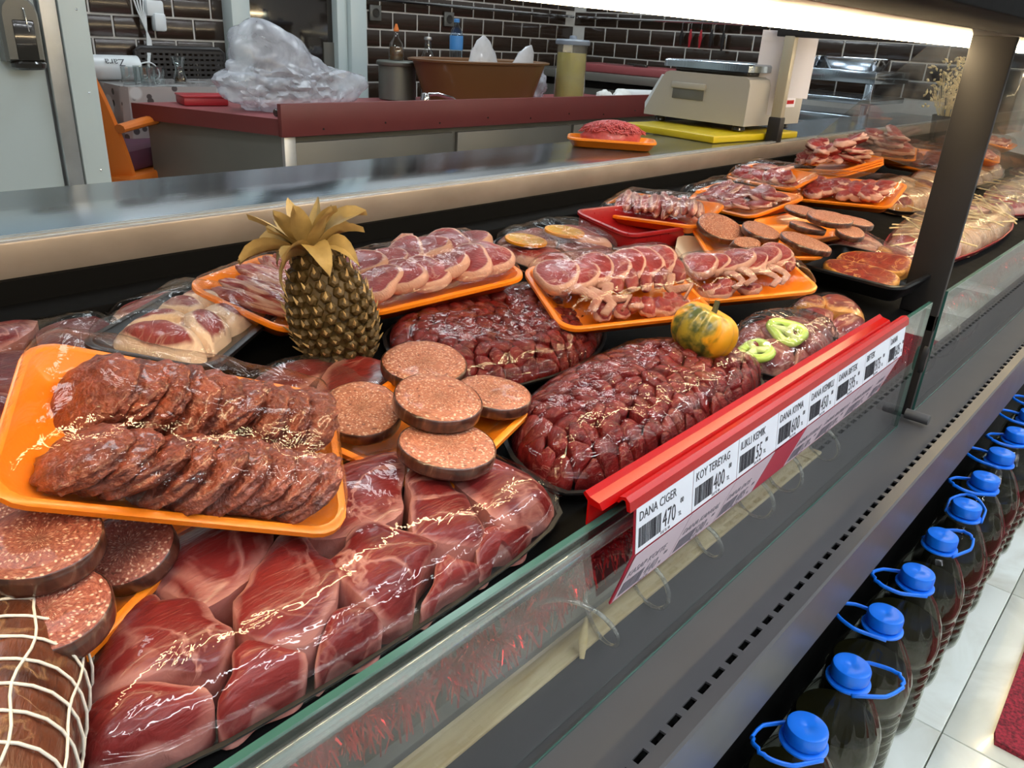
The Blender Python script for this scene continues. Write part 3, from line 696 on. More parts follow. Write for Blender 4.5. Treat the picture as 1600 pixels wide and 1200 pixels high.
# meat beyond the salami trays
t, P, zf = cut_pack('kebab_meat_pack', 'long film pack of chicken skewers in a red tray right of the post', [(1.97, .44), (2.93, .42), (2.93, .64), (2.05, .62)], .05, .05, .10, 30, [M['chicken'], M['lamb'], M['chicken']], piece='kebab_meat', tray='red_tray', film=None)
random.seed(5)
for i in range(70):
    x = U(-.48, .48); y = U(-.09, .09)
    if inside_dist(P, x, y) < .01: continue
    a = U(-.5, .5)+.9*(1 if i % 2 else -1)+PI/2; L = U(.10, .17)
    G().tube([(-L/2, 0, 0), (L/2, 0, 0)], .0022, 6).build('skewer_stick', M['stick'], t, (x, y, zf(x, y)+.004+.003*(i % 3)), (U(-.06, .06), U(-.1, .1), a))
film_over(t, P, zf, M['film_wrinkle'], lift=.016, over=1.01, wr=.004, ws=14, seed=6, n=140, K=18)
t, P, zf = cut_pack('kebab_meat_pack', 'film pack of chicken skewers beyond the glass end panel', [(2.97, .44), (3.8, .42), (3.8, .62), (2.97, .62)], .05, .05, .10, 35, [M['chicken'], M['lamb'], M['chicken']], piece='kebab_meat', tray='red_tray', film=None)
for i in range(40):
    x = U(-.38, .38); y = U(-.08, .08); L = U(.10, .16); a = U(-.5, .5)+.9*(1 if i % 2 else -1)+PI/2
    if inside_dist(P, x, y) > .02: G().tube([(-L/2, 0, 0), (L/2, 0, 0)], .0022, 6).build('skewer_stick', M['stick'], t, (x, y, zf(x, y)+.004+.003*(i % 3)), (U(-.06, .06), U(-.1, .1), a))
film_over(t, P, zf, M['film_wrinkle'], lift=.016, over=1.01, wr=.004, ws=14, seed=7, n=120, K=18)
t, P, zf = cut_pack('marinated_meat_pack', 'flat film pack of marinated meat in a toothed red tray left of the post', [(1.87, .47), (1.965, .45), (2.03, .64), (2.0, .70), (1.86, .67)], .036, .04, .06, 31, [M['lamb'], M['smoked']], tray='red_tray', film='film_wrinkle', lift=.012)
cut_pack('meat_pack', 'film pack of pinkish meat beyond the glass end panel', [(3.0, .70), (3.9, .66), (3.9, .85), (3.0, .88)], .05, .05, .10, 32, [M['lamb'], M['chicken']], film='film_wrinkle')
cut_pack('meat_pack', 'film pack of yellowish poultry pieces behind the skewers', [(2.48, .66), (2.93, .66), (2.93, .84), (2.55, .86)], .06, .05, .08, 33, [M['chicken'], M['smoked'], M['chicken']], piece='poultry_piece', film='film_wrinkle')

# ================================================================== packs in foam trays
def deck_local(i, n): return (i+.5)/n-.5
def scaled(loc, s): return Vector((0, 0, EYE))+(Vector(loc)-Vector((0, 0, EYE)))*s
# D: patties
random.seed(3)
L, Wd, H = .262, .176, .030
t = foam_pack('patty_pack', 'tilted orange foam tray with two rows of spiced meat patties under cling film', 'meat pack', scaled((.2719, .5939, .8786), .965), (.33, .318, -.4527), L, Wd, H)
for row in (1, 0):
    for i in range(9):
        x = -L/2+.058+i*.0205; y = (.034 if row else -.044)+U(-.003, .003)
        put(random.choice(PATTY), 'patty', t, (x, y, .031+U(-.002, .002)+(.004 if row == 0 else 0)), (U(-.12, .12)+(.10 if row else -.10), -.80+U(-.1, .1), U(-.25, .25)), U(.86, .94))
tray_film(t, L, Wd, H, .046, 'film', wr=.0028, ws=38, seed=8, w=.055)
# E: fatty beef on a black tray
L, Wd, H = .245, .155, .022
t = foam_pack('fatty_beef_pack', 'black tray of red beef with thick cream fat under creased film', 'meat pack', (.4357, .905, .8560), (.1182, .0358, .6719), L, Wd, H, 'black_foam')
P = rr(L-.045, Wd-.04, .03, 4); zf = dome(P, .045, .04, .012, .006, 3, 15)
random.seed(12)
mosaic(t, 'beef_slice', P, [(-.075, .0), (-.03, .03), (-.02, -.035), (.03, .025), (.04, -.03), (.075, .01)], zf, [M['fatty']], depth=.03, groove=.008, smooth_n=2, npts=30, rough=.004, tilt=.12, wig=.006, rings=(1, 1, .95, .85, .7, .5, .3))
tray_film(t, L, Wd, H, .034, 'film', wr=.003, ws=22, seed=3, w=.06)
# H: rib strips
L, Wd, H = .205, .165, .028
t = foam_pack('rib_pack', 'orange foam tray of striped fatty rib meat left of the pineapple', 'meat pack', (.5889, .9419, .8640), (.2577, .015, .4159), L, Wd, H)
random.seed(14)
for i in range(13):
    put(RIB[i % 3], 'rib_strip', t, (-.07+i*.0115, U(-.012, .012), .030+.006*(i % 2)), (U(-.1, .1), U(-.1, .1), PI/2+U(-.25, .25)), (.85, .95, .9))
tray_film(t, L, Wd, H, .022, 'film', seed=5)
# R: rib strips at the back
L, Wd, H = .26, .185, .028
t = foam_pack('rib_pack', 'orange foam tray of rolled striped belly meat right of the orange slices', 'meat pack', (1.60, .955, .8600), (.139, -.04, .155-PI/2), L, Wd, H)
for i in range(17):
    put(RIB[i % 3], 'rib_strip', t, (-.095+i*.0118, U(-.008, .008), .034+.006*(i % 2)), (U(-.3, .3), U(-.1, .1), PI/2+.35+U(-.15, .15)), (.85, .9, 1.1))
tray_film(t, L, Wd, H, .026, 'film', seed=7)
# chops
def chop_pack(label, loc, rot, L, Wd, seed, n, yawc, hgt=.03, tilt=.5, film='film', rows=1, s=1., H=.028, bones=1., extra=0, jit=.22, zz=0.):
    t = foam_pack('lamb_chop_pack', label, 'meat pack', loc, rot, L, Wd, H)
    random.seed(seed)
    for r_ in range(rows):
        for i in range(n):
            x = -L/2+.045+(L-.085)*i/(n-1)
            y = (0 if rows == 1 else (-Wd*.17+r_*Wd*.34))+U(-.006, .006)
            chop(t, (x-.030*math.cos(yawc)*(rows == 1), y-.030*math.sin(yawc)*(rows == 1), H+.004+zz+U(-.002, .004)), (tilt*math.sin(yawc)+U(-.1, .1), tilt*math.cos(yawc)*.6+U(-.1, .1), yawc+U(-jit, jit)), random.randrange(4), s, random.random() < bones)
    for k in range(extra): put(random.choice(CHUNK), 'meat_piece', t, (L*.36*U(-1, 1), Wd*(-.30 if k % 2 else .27)+U(-.008, .008), H*.7+.008), (U(-.4, .4), U(-.4, .4), U(0, 6)), U(.55, .8))
    tray_film(t, L, Wd, H, hgt, film, wr=.0026, ws=34, seed=seed)
    return t
chop_pack('orange foam tray of lamb chops with red eyes under film, right behind the pineapple', (.7978, .8732, .8705), (.1277, -.1091, -.308), .265, .19, 41, 6, 1.9, rows=2, s=1.08, bones=.5, tilt=-.25, jit=.5, zz=.008)
chop_pack('orange foam tray of long-boned lamb chops in the middle of the case', (1.0095, .6600, .8515), (.2102, -.0459, -.5218), .255, .195, 42, 7, -1.35, hgt=.044, tilt=-.28, s=1.15, bones=.6, extra=16, zz=.012)
chop_pack('orange foam tray of lamb chops behind the striped gourd', (1.3193, .5960, .8322), (.1779, -.0768, -.6213), .235, .15, 43, 7, -1.5, hgt=.040, tilt=-.28, s=1.0, bones=.35, extra=12, zz=.010)
# U, V, W, X, Y further back
def heap_pack(label, loc, rot, L, Wd, seed, parts, n, hgt, H=.028, film='film', name='meat_pack', pname='meat_piece', spread=.34, s=(.8, 1.1), lay=1):
    t = foam_pack(name, label, 'meat pack', loc, rot, L, Wd, H)
    random.seed(seed)
    for i in range(n):
        lv = i % lay
        put(random.choice(parts), pname, t, (L*spread*(2*((i*.618) % 1)-1), Wd*spread*.85*U(-1, 1), H*.75+hgt*.25+lv*.016), (U(-.4, .4), U(-.4, .4), U(0, 6.3)), U(*s))
    if film: tray_film(t, L, Wd, H, hgt, film, seed=seed)
    return t
heap_pack('long orange foam tray of sliced lamb cuts left of the salami slices', (1.896, .9139, .8600), (.2269, -.0533, -.3401-PI/2), .30, .185, 51, FLAP, 22, .034, pname='meat_slice', s=(.6, .95))
heap_pack('narrow orange foam tray of meat with a round bone at the case back', (2.2476, .9848, .8760), (.2282, -.0022, -.1356-PI/2), .23, .15, 52, CHUNK+FLAP, 14, .032)
heap_pack('orange foam tray of pale sausage meat under shiny film in front of the end panel', (2.3001, .7853, .8600), (.2394, -.0659, .0848-PI/2), .285, .19, 53, CHUNK, 26, .036, film='film')
t = heap_pack('stack of orange foam trays heaped with fatty meat flaps by the end panel', (2.68, .985, .8800), (.195, -.1366, -.4085-PI/2), .285, .20, 54, FLAP+CHUNK, 26, .07, film=None, lay=4, spread=.3, s=(.9, 1.3))
for k in (1, 2): tray_g(.285, .20, .028).build('tray', M['orange_foam'], t, (0, 0, -.008*k))
heap_pack('orange foam tray of patties behind the glass end panel', (3.2337, .83, .8720), (.3, -.0092, -.2475-PI/2), .305, .18, 55, PATTY, 20, .03, name='patty_pack', pname='patty', s=(.6, .8))
heap_pack('heap of dark pink meat on a tray seen through the end panel', (3.02+.16, 1.0, .8900), (.15, 0, -PI/2+.3), .26, .2, 56, FLAP, 22, .06, film=None, lay=4, spread=.3, s=(.9, 1.3))
heap_pack('orange foam tray with meat slices beyond the post, nearest the end of the case', (3.75, .80, .8700), (.15, 0, .2), .28, .19, 57, FLAP, 14, .03)
heap_pack('orange foam tray with red meat at the far end of the case', (4.3, .86, .8800), (.15, 0, .1), .28, .19, 58, FLAP+CHUNK, 14, .03)
# ================================================================== salami slices on open trays
def slice_mesh(r, th, seed, squash=1., cut=0.):
    n = 40; ring = []
    for i in range(n):
        a = 2*PI*i/n; q = r*(1+.025*math.cos(2*a+seed)+.015*math.cos(3*a+seed*2)+.006*nz(math.cos(a), math.sin(a), seed, 3))
        x, y = q*math.cos(a), q*math.sin(a)*squash
        if cut and y < -r*cut: y = -r*cut+(y+r*cut)*.12
        ring.append((x, y))
    R = lambda s, z: [(x*s, y*s, z+.0008*nz(x*s, y*s, seed, 70)) for x, y in ring]
    face = G().loft([R(.97, .0004), R(.97, th*.9), R(.955, th), R(.7, th*1.02), R(.35, th*1.02)]).mesh('salami_slice', M['salami'], ang=180)
    rind = G().loft([R(.955, 0), R(.99, .0006), R(1.0, th*.25), R(1.003, th*.6), R(.995, th*.93), R(.968, th*.985)], cap0=True, cap1=False).mesh('rind', M['rind'], ang=180)
    return face, rind
def salami_slice(label, pxy, rpx, z, th=.014, tilt=(0, 0), seed=1, group=None, dark=False, squash=1., cut=0., yaw=None):
    p = at_z(*pxy, z); d = (p-Vector((0, 0, EYE))).dot(CF); r = rpx*d/F_PX
    f_, k_ = slice_mesh(r, th, seed, squash, cut)
    if dark: f_.materials[0] = M['salami_dark']
    o = put(f_, 'salami_slice', None, (p.x, p.y, p.z-th), (Matrix.Rotation(math.atan(SLOPE)+tilt[0], 3, 'X') @ Matrix.Rotation(tilt[1], 3, 'Y') @ Matrix.Rotation(seed*1.3 if yaw is None else yaw, 3, 'Z')).to_euler())
    put(k_, 'rind', o); return tag(o, label, 'salami slice', group)
# centre tray
L, Wd, H = .225, .17, .026
def open_tray(label, loc, rot, L, Wd, H=.026):
    Rm = Euler(rot).to_matrix(); o = Vector(loc)-Rm @ Vector((0, 0, H))
    t = tray_g(L, Wd, H).build('foam_tray', M['orange_foam'], None, o, rot)
    return tag(t, label, 'tray')
open_tray('orange foam tray under the five salami slices in the middle', (.5350, .5750, .8130), (.1395, -.0601, .2669), .215, .165)
salami_slice('upper left salami slice of the five, farthest back, on the centre tray', (663, 563), 69, .840, seed=1, tilt=(-.02, -.04))
salami_slice('leftmost salami slice of the centre tray', (563, 634), 66, .834, seed=2, tilt=(.08, -.14), yaw=2.)
salami_slice('rightmost salami slice of the centre tray', (771, 611), 58, .830, seed=3, tilt=(0, .05))
salami_slice('frontmost salami slice of the centre tray', (698, 692), 78, .832, seed=4, tilt=(-.03, .08))
salami_slice('topmost salami slice lying over the others on the centre tray', (682, 618), 72, .856, th=.015, seed=5, tilt=(.03, .03))
# left tray
open_tray('orange foam tray under the dark salami slices at bottom left', (.148, .573, .8170), (.125, -.03, .52), .24, .15)
salami_slice('dark salami slice leaning on the tray edge, right one of the bottom left group', (204, 846), 72, .832, seed=6, tilt=(.05, -.3), dark=True, th=.015)
salami_slice('dark salami slice with pale rim at the bottom of the left group', (74, 945), 92, .845, seed=7, tilt=(.0, -.06), dark=True, th=.018)
salami_slice('upper dark salami slice lying on top of the left group', (60, 838), 92, .872, seed=8, tilt=(.0, -.05), dark=True, th=.017)
salami_slice('dark salami slice half hidden under the patty tray at the left edge', (20, 768), 80, .852, seed=9, tilt=(.0, .0), dark=True, th=.014)
# netted roast
t = thing('netted_roast', 'brown netted roast sausage log in white string at the bottom left corner', 'roast', (.062, .452, zdeck(.452)+.060), (0, .10, 1.12))
prof = lambda s: .052*max(.0, 1-abs(s)**4.5)**.5
N = 26
g = G(); rings = []
for k in range(N+1):
    s = -1+2*k/N; r = max(prof(s), .001)
    rings.append([(s*.13, (r*(1-.028*abs(math.sin(9*2*PI*i/36/2))**.0+.03*abs(math.cos(i*PI/36*9)))*math.cos(2*PI*i/36)), (r*(1+.03*abs(math.cos(i*PI/36*9)))*math.sin(2*PI*i/36))) for i in range(36)])
g.loft(rings); g.build('roast', M['smoked_roast'] if 'smoked_roast' in M else M['rind_roast'], t, ang=180)
for k in range(11):
    s = -.88+1.76*k/10; r = prof(s)*1.035
    G().tube([(s*.13+.003*math.sin(3*a), r*math.cos(a), r*math.sin(a)) for a in [2*PI*i/28 for i in range(28)]], .0011, 5, closed=True).build('net_ring', M['string'], t, ang=180)
for i in range(9):
    a = 2*PI*i/9
    G().tube([(s*.13, prof(s)*1.035*math.cos(a+.06*math.sin(s*9)), prof(s)*1.035*math.sin(a+.06*math.sin(s*9))) for s in [-.96+1.92*k/22 for k in range(23)]], .0010, 5).build('net_strand', M['string'], t, ang=180)
# right trays with salami halves
open_tray('orange foam tray under the left group of salami slices near the post', (1.5954, .706, .8361), (.1551, -.049, -.7975), .245, .18)
open_tray('orange foam tray under the right group of salami slices near the post', (1.86, .70, .8361), (.125, -.03, -.20), .25, .16)
gp = 'salami'
salami_slice('leftmost salami slice standing on edge at the tray corner near the post', (1125, 352), 37, .858, seed=11, th=.012, tilt=(.25, -.15))
salami_slice('salami slice lying flat behind the one shown edge-on', (1188, 358), 42, .856, seed=12, th=.013, squash=.75, tilt=(.1, .05), yaw=.3)
salami_slice('salami half shown edge-on with dark rind towards the shopper', (1162, 375), 36, .850, seed=13, th=.016, squash=.35, tilt=(.5, 0), yaw=-.15)
salami_slice('salami slice at the front rim of the left group near the post', (1258, 376), 40, .848, seed=14, th=.012, tilt=(.08, .05))
salami_slice('long salami half behind the front slice of the near-post trays', (1262, 352), 38, .860, seed=15, th=.012, squash=.55, tilt=(.05, .1), yaw=-.3)
salami_slice('rearmost salami slice of the right group', (1255, 328), 30, .868, seed=16, th=.010)
salami_slice('top salami slice with thick rind on the right group', (1296, 338), 42, .876, seed=17, th=.013, squash=.8, yaw=-.2)
salami_slice('salami slice peeking out behind the top one on the right group', (1335, 344), 28, .866, seed=18, th=.012)
salami_slice('front salami half of the right group, nearest the post', (1328, 360), 38, .858, seed=19, th=.012, squash=.6, yaw=.35)
# white tray under them, red crate at the back
G().loft([[(x, y, 0) for x, y in rr(.15, .10, .03)], [(x, y, .022) for x, y in rr(.20, .14, .04)], [(x, y, .025) for x, y in rr(.20, .14, .04)], [(x, y, .005) for x, y in rr(.14, .09, .03)]]).build('white_dish', M['white_foam'], None, (1.50, .765, zdeck(.765)+.001), deck_rot(.5))
tag(bpy.data.objects['white_dish'], 'white dish half hidden under the salami tray and the rib tray', 'dish')
t = tray_g(.22, .17, .045, flare=.012).build('red_crate', M['red_tray'], None, (1.475, .945, zdeck(.945)+.002), deck_rot(-.12)); tag(t, 'low red plastic crate below the belly meat tray at the case back', 'crate')
# black tray of smoked steaks
L, Wd, H = .25, .185, .04
t = foam_pack('smoked_steak_tray', 'deep black tray with two fat-rimmed smoked steaks in front of the post', 'meat tray', (1.685, .505, .8150), (.1, -.02, -.16-PI/2), L, Wd, H, 'black_foam')
P1 = chaikin(ccw([(.105, -.07), (.105, .035), (.03, .05), (-.075, .03), (-.09, -.04), (0, -.075)]), 2)
z1 = dome(P1, .052, .03, .03, .004, 3, 20)
random.seed(8)
def steak(P, z0, th, seed, rot, name='smoked_steak'):
    c = centroid(P); Q = resample(P, 34); v = []; e = []; f = []
    for s, z, ed in ((.97, 0, 1), (1, th*.3, 1), (1, th*.8, 1), (.95, th, .95), (.85, th*1.05, .75), (.6, th*1.1, .35), (.3, th*1.1, .1)):
        for x, y in Q: v.append(((x-c[0])*s, (y-c[1])*s, z+.003*nz(x*s, y*s, seed, 40))); e.append(ed)
    f.append(tuple(range(34))[::-1])
    for k in range(6):
        for a in range(34): f.append((k*34+a, k*34+(a+1) % 34, (k+1)*34+(a+1) % 34, (k+1)*34+a))
    f.append(tuple(6*34+a for a in range(34)))
    g = G(); g.v = v; g.f = f; return g.build(name, M['smoked'], t, (c[0], c[1], z0), rot, edge=e, ang=60)
steak([(x*.85+.004, y*.6-.028) for x, y in P1], .018, .020, 4, (.15, .05, 0))
steak([(x*.8, y*.55+.036) for x, y in P1], .024, .022, 5, (.35, -.05, .2))
# minced beef on the worktop
t = thing('minced_beef_tray', 'orange foam tray with a mound of fresh minced beef on the steel worktop', 'meat tray', (1.93, 1.335, .9275), (0, 0, -.93))
tray_g(.25, .125, .026, flare=.02).build('tray', M['orange_foam'], t)
mi = blob_mesh('mince_mound', M['mince'], .085, .045, .042, .18, 2.2, 5, 3, flat=.45)
put(mi, 'mince_mound', t, (0, 0, .030))
random.seed(31); g = G()
for i in range(520):
    a = U(0, 2*PI); b = U(.02, 1)**.6; x, y = .083*b*math.cos(a), .043*b*math.sin(a)
    z = .030+.042*math.sqrt(max(0, 1-b*b*.9)); th = U(0, PI); L = U(.008, .02)
    dx, dy = math.cos(th)*L, math.sin(th)*L*.6
    g.tube([(x-dx, y-dy, z-.004), (x-dx*.3, y-dy*.3, z+.001), (x+dx*.3, y+dy*.3, z+.0015), (x+dx, y+dy, z-.004)], .0019, 5)
stuff(g.build('mince_strands', M['mince'], t, ang=180))
# ================================================================== pineapple, gourd
base = at_deck(543, 560, .015)
t = thing('pineapple', 'dried whole pineapple with curled tan crown leaves standing among the meat packs', 'pineapple', base, (.12, -.33, .6))
t.rotation_euler = (Matrix.Rotation(-.30, 3, CF) @ Matrix.Rotation(.05, 3, CR)).to_euler()
HB, RB = .150, .056
def pr(z):
    q = z/HB; return RB*(math.sin(PI*min(max(q*.74+.16, 0), 1)))**.75*(1.06-.22*q)
G().lathe([(max(pr(HB*k/14)*.93, .004), HB*k/14) for k in range(15)], 26).build('fruit', M['pine'], t)
eye = G(); hx = [(math.cos(PI/3*i), math.sin(PI/3*i)) for i in range(6)]
eye.loft([[(.0088*x, .0092*y, -.003) for x, y in hx], [(.0080*x, .0084*y, .0025) for x, y in hx], [(.0050*x, .0052*y, .0052) for x, y in hx], [(.0012*x, .0012*y-.001, .0058) for x, y in hx]])
em = eye.mesh('eye', M['pine'], ang=30)
sp_ = G(); sp_.loft([[(-.0070, -.0035, .003), (0, -.0040, .0062), (.0070, -.0035, .003), (0, -.002, .0045)], [(-.0030, .0028, .0072), (0, .0020, .0088), (.0030, .0028, .0072), (0, .0036, .0068)], [(-.0004, .0090, .0104), (0, .0089, .0108), (.0004, .0090, .0104), (0, .0094, .0102)]])
spm = sp_.mesh('bract', M['pine_spike'], ang=30)
rows = 11
for k in range(rows):
    z = HB*(.05+.9*k/(rows-1)); r = pr(z)*.95; n = max(6, int(round(2*PI*r/.0168)))
    dr = (pr(z+.003)-pr(z-.003))/.006
    for i in range(n):
        a = 2*PI*(i+.5*(k % 2)+k*.11)/n
        nrm = Vector((math.cos(a), math.sin(a), -dr*.8)).normalized(); up = Vector((0, 0, 1)); xa = up.cross(nrm).normalized(); ya = nrm.cross(xa)
        R_ = Matrix((xa, ya, nrm)).transposed()
        o = put(em, 'eye', t, (r*math.cos(a), r*math.sin(a), z), R_.to_euler(), (.92, .92, 1.1))
        put(spm, 'bract', o, (0, 0, -.0006), (U(-.15, .1), 0, U(-.3, .3)), (U(.55, .85), U(.7, 1.0), U(.8, 1.1)))
random.seed(17)
for i in range(26):
    a = i*2.39996; ly = i/26; L = U(.05, .085)*(1.1-.2*ly); w = U(.010, .017); dr_ = (.2+2.4*(1-ly))*U(.4, 1.6)
    pts = []; ang = .35+.6*(1-ly)+U(-.1, .2); x = .012; z = HB-.004+.014*ly; g = G(); rows_ = []
    curl = U(-1.6, 1.6)
    for k in range(8):
        s = k/7; ww = w*(math.sin(PI*(.18+.80*s)))**.8*(1 if s < .97 else .2)
        tw = curl*s
        c_, s_ = math.cos(a), math.sin(a)
        rows_.append([((x*c_-q*ww*s_*math.cos(tw)), (x*s_+q*ww*c_*math.cos(tw)), z+q*ww*math.sin(tw)+(.004*abs(q)*1.2)+h_) for q, h_ in ((-1, 0), (-.5, -.001), (0, -.002), (.5, -.001), (1, 0), (.5, .0006), (0, -.0008), (-.5, .0006))])
        x += L/7*math.sin(ang); z += L/7*math.cos(ang); ang += dr_/7
    g.loft(rows_); g.build('crown_leaf', M['pine_leaf'], t, ang=60)
gb = at_deck(1101, 545, .0)
t = thing('gourd', 'small orange and dark green striped gourd between the cube pack and the pepper pack', 'gourd', at_z(1080, 553, .804), (.35, -.12, 1.2))
RG = .043; n = 72; v = []; e = []
rings = []
for k in range(17):
    ph = PI*k/16; rings.append([])
    for i in range(n):
        a = 2*PI*i/n; lob = 1-.085*(abs(math.cos(a*4.5)))**6*math.sin(ph)**.6
        r = RG*1.12*math.sin(ph)**.8*lob; z = -.90*RG*math.cos(ph)
        if k > 11: z -= .012*((k-11)/5)**2
        rings[-1].append((r*math.cos(a), r*math.sin(a), z+RG*.9)); e.append(.5+.5*math.cos(a*2+2.2)*math.sin(ph) if k < 15 else 0)
G().loft(rings).build('fruit', M['gourd'], t, edge=e, ang=180)
G().tube([(0, 0, RG*1.42), (.001, 0, RG*1.65), (.004, .001, RG*1.95)], [.0052, .0042, .0038], 7).build('stem', M['gourd_stem'], t)
# ================================================================== price strip on the front glass
T0 = at_y(995, 782, .322); T1 = at_y(1414, 512, .322)
Mid0 = at_y(999, 862, .316); Mid1 = at_y(1408, 556, .316); B0 = at_y(984, 922, .336); B1 = at_y(1386, 597, .336)
zt, zm, zb = (T0.z+T1.z)/2, (Mid0.z+Mid1.z)/2, (B0.z+B1.z)/2
xa0, xa1 = T0.x, T1.x
ps = thing('price_strip', 'red clip-on price rail with two rows of printed meat price labels on the front glass', 'price strip', ((xa0+xa1)/2, .335, zt))
def pc(g, name, mat, par=None, **k):
    o = g.build(name, mat, par or ps, **k)
    if par is None: o.location = -ps.location
    return o
zr = zt+.002
pc(G().prism([(.320, zr-.004), (.322, zr+.006), (.327, zr+.010), (.334, zr+.008), (.336, zr+.001), (.334, zr+.001), (.331, zr+.006), (.327, zr+.006), (.324, zr-.004)], xa0-.012, xa1+.01, 'x'), 'rail', M['red_rail'], smooth=False)
pc(G().prism([(.3365, zr+.001), (.341, zr+.007), (.352, zr+.009), (.358, zr+.013), (.360, zr+.010), (.354, zr+.004), (.3535, zr-.022), (.3518, zr-.022), (.3518, zr+.001)], xa0-.035, xa1-.03, 'x'), 'glass_clamp', M['red_rail'], smooth=False)
pc(G().prism([(.3225, zt), (.3245, zt), (.3185, zm), (.338, zb), (.3365, zb-.002), (.3165, zm)], xa0, xa1, 'x'), 'backing', M['red_card'], smooth=False)
FONTS = {}
def text_mesh(s, size, mat, sx=.78):
    cu = bpy.data.curves.new('t', 'FONT'); cu.body = s; cu.size = size; cu.resolution_u = 2; cu.extrude = .00012
    o = bpy.data.objects.new('t', cu); C.objects.link(o)
    bpy.context.view_layer.update()
    me = bpy.data.meshes.new_from_object(o.evaluated_get(bpy.context.evaluated_depsgraph_get()))
    bpy.data.objects.remove(o); bpy.data.curves.remove(cu)
    me.transform(Matrix.Diagonal((sx, 1, 1, 1))); me.materials.clear(); me.materials.append(mat); return me
def label_row(rows, za, ya, zc, yc, paper, ink, dim=1.):
    """each label lies on the sloping face between (ya, za) at the top and (yc, zc) at the bottom"""
    top = Vector((0, ya, za)); dn = (Vector((0, yc, zc))-top); hh = dn.length; dn.normalize(); nrm = Vector((1, 0, 0)).cross(-dn)
    for x0, x1, nm, pr_, col in rows:
        R_ = Matrix((Vector((1, 0, 0)), -dn, nrm)).transposed().to_4x4()
        o = top+nrm*.0004; w = x1-x0
        tg = G().box((w/2, -hh/2, .0003), (w-.0012, hh-.002, .0004)).build('price_tag', M[col or paper], ps)
        tg.matrix_local = Matrix.Translation(Vector((x0, o.y, o.z))-ps.location) @ R_
        if not nm: continue
        top_gap = hh-.0425 if hh > .05 else hh-.033
        sc = .0145 if hh > .05 else .0112
        a = put(text_mesh(nm, sc, M[ink], .80), 'lettering', tg, (.005, -top_gap-sc*.5, .0008))
        nd = pr_.split('.')
        put(text_mesh(nd[0], sc*1.9, M[ink], .62), 'price', tg, (w*.45, -top_gap-sc*2.35, .0008))
        wd = .62*sc*1.9*.56*len(nd[0])+.002
        put(text_mesh(nd[1], sc*.6, M[ink], .8), 'price', tg, (w*.45+wd+.003, -top_gap-sc*1.35, .0008))
        put(text_mesh('TL', sc*.5, M[ink], .8), 'price', tg, (w*.45+wd, -top_gap-sc*2.3, .0008))
        g = G(); x = .005; rnd = random.Random(nm)
        while x < w*.42:
            b = rnd.choice((.0005, .0005, .0009, .0014)); g.box((x+b/2, -top_gap-sc*1.75, .0008), (b, sc*1.5, .0003)); x += b+rnd.choice((.0006, .0009, .0013))
        g.build('barcode', M[ink], tg, smooth=False)
        put(text_mesh('KG/ TL 00', sc*.32, M['ink_grey'], .9), 'price', tg, (w*.42, -top_gap-sc*2.75, .0008))
n = 8; ws = [xa0+(xa1-xa0)*q for q in (0.0, .135, .262, .392, .512, .632, .77, .905, 1.)]
TOP = [('DANA CIGER', '470.00'), ('KOY TEREYAG', '400.00'), ('ILIKLI KEMIK', '55.00'), ('DANA KIYMA', '600.00'), ('DANA KEMIKLI', '450.00'), ('DANA BIFTEK', '595.00'), ('BIFTEK', '975.00'), ('DANA', '605.00')]
label_row([(ws[i], ws[i+1], *TOP[i], None) for i in range(8)], zt-.001, .3222, zm, .3163, 'paper', 'ink')
LOW = [('KASAP KOFTE', '440.00', None), ('DANA KANGAL', '580.00', None), ('DANA DOS', '485.00', None), ('', '', 'red_card'), ('DANA KUSBASI', '630.00', None), ('DANA ANTRIKOT', '870.00', None), ('DANA BONFILE', '855.00', None), ('DANA', '605.00', None)]
label_row([(ws[i]+.002, ws[i+1]+.002 if i < 7 else xa1-.012, *LOW[i]) for i in range(8)], zm-.001, .3163, zb, .3362, 'paper_pink', 'ink_grey')
# ================================================================== clear coiled tube lying inside the glass
g = G(); pts = []
for i in range(260):
    s = i/259; a = s*2*PI*6.2
    pts.append((.55+s*.86+.02*math.sin(a*.37), .407+.046*math.cos(a), ZL+.056+.050*math.sin(a)+.003*math.sin(a*.5)))
tag(g.tube(pts, .0030, 7).build('coiled_tube', M['coil'], None, ang=180), 'clear plastic spring coil lying on the ledge behind the price strip', 'tube')
g = G()
pts = [(1.78+.05*s*12+.0, .408+.045*math.cos(s*2*PI*3.2), ZL+.085+.075*math.sin(s*2*PI*3.2)) for s in [i/140 for i in range(141)]]
tag(g.tube(pts, .0028, 7).build('coiled_tube', M['coil'], None, ang=180), 'clear plastic spring coil behind the glass right of the post', 'tube')
# ================================================================== red tinsel garland
def tinsel(x0, x1, n, label, seed, mat='tinsel'):
    random.seed(seed); g = G()
    for i in range(n):
        x = U(x0, x1); a = U(0, 2*PI); L = U(.022, .055); cz = .625+.022*math.sin(x*9)
        dx = U(-.02, .02); d = Vector((dx, math.cos(a)*L*.45, math.sin(a)*L)); p = Vector((x, .438, cz)); w = Vector((.0011, U(-.0009, .0009), U(-.0009, .0009)))
        q = p+d*.55+Vector((U(-.003, .003), 0, U(-.004, .002))); e = p+d+Vector((U(-.006, .006), 0, -.004))
        g.add([p-w, p+w, q+w, q-w, e+w*.7, e-w*.7], [(0, 1, 2, 3), (3, 2, 4, 5)])
    g.tube([(x0+(x1-x0)*k/20, .438, .625+.022*math.sin((x0+(x1-x0)*k/20)*9)) for k in range(21)], .0012, 5)
    return tag(stuff(g.build('tinsel_garland', M[mat], None, smooth=False)), label, 'garland')
tinsel(-.05, 1.35, 3400, 'red foil tinsel garland hanging behind the front glass', 61)
tinsel(1.8, 3.6, 2200, 'red foil tinsel garland behind the glass right of the post', 62)
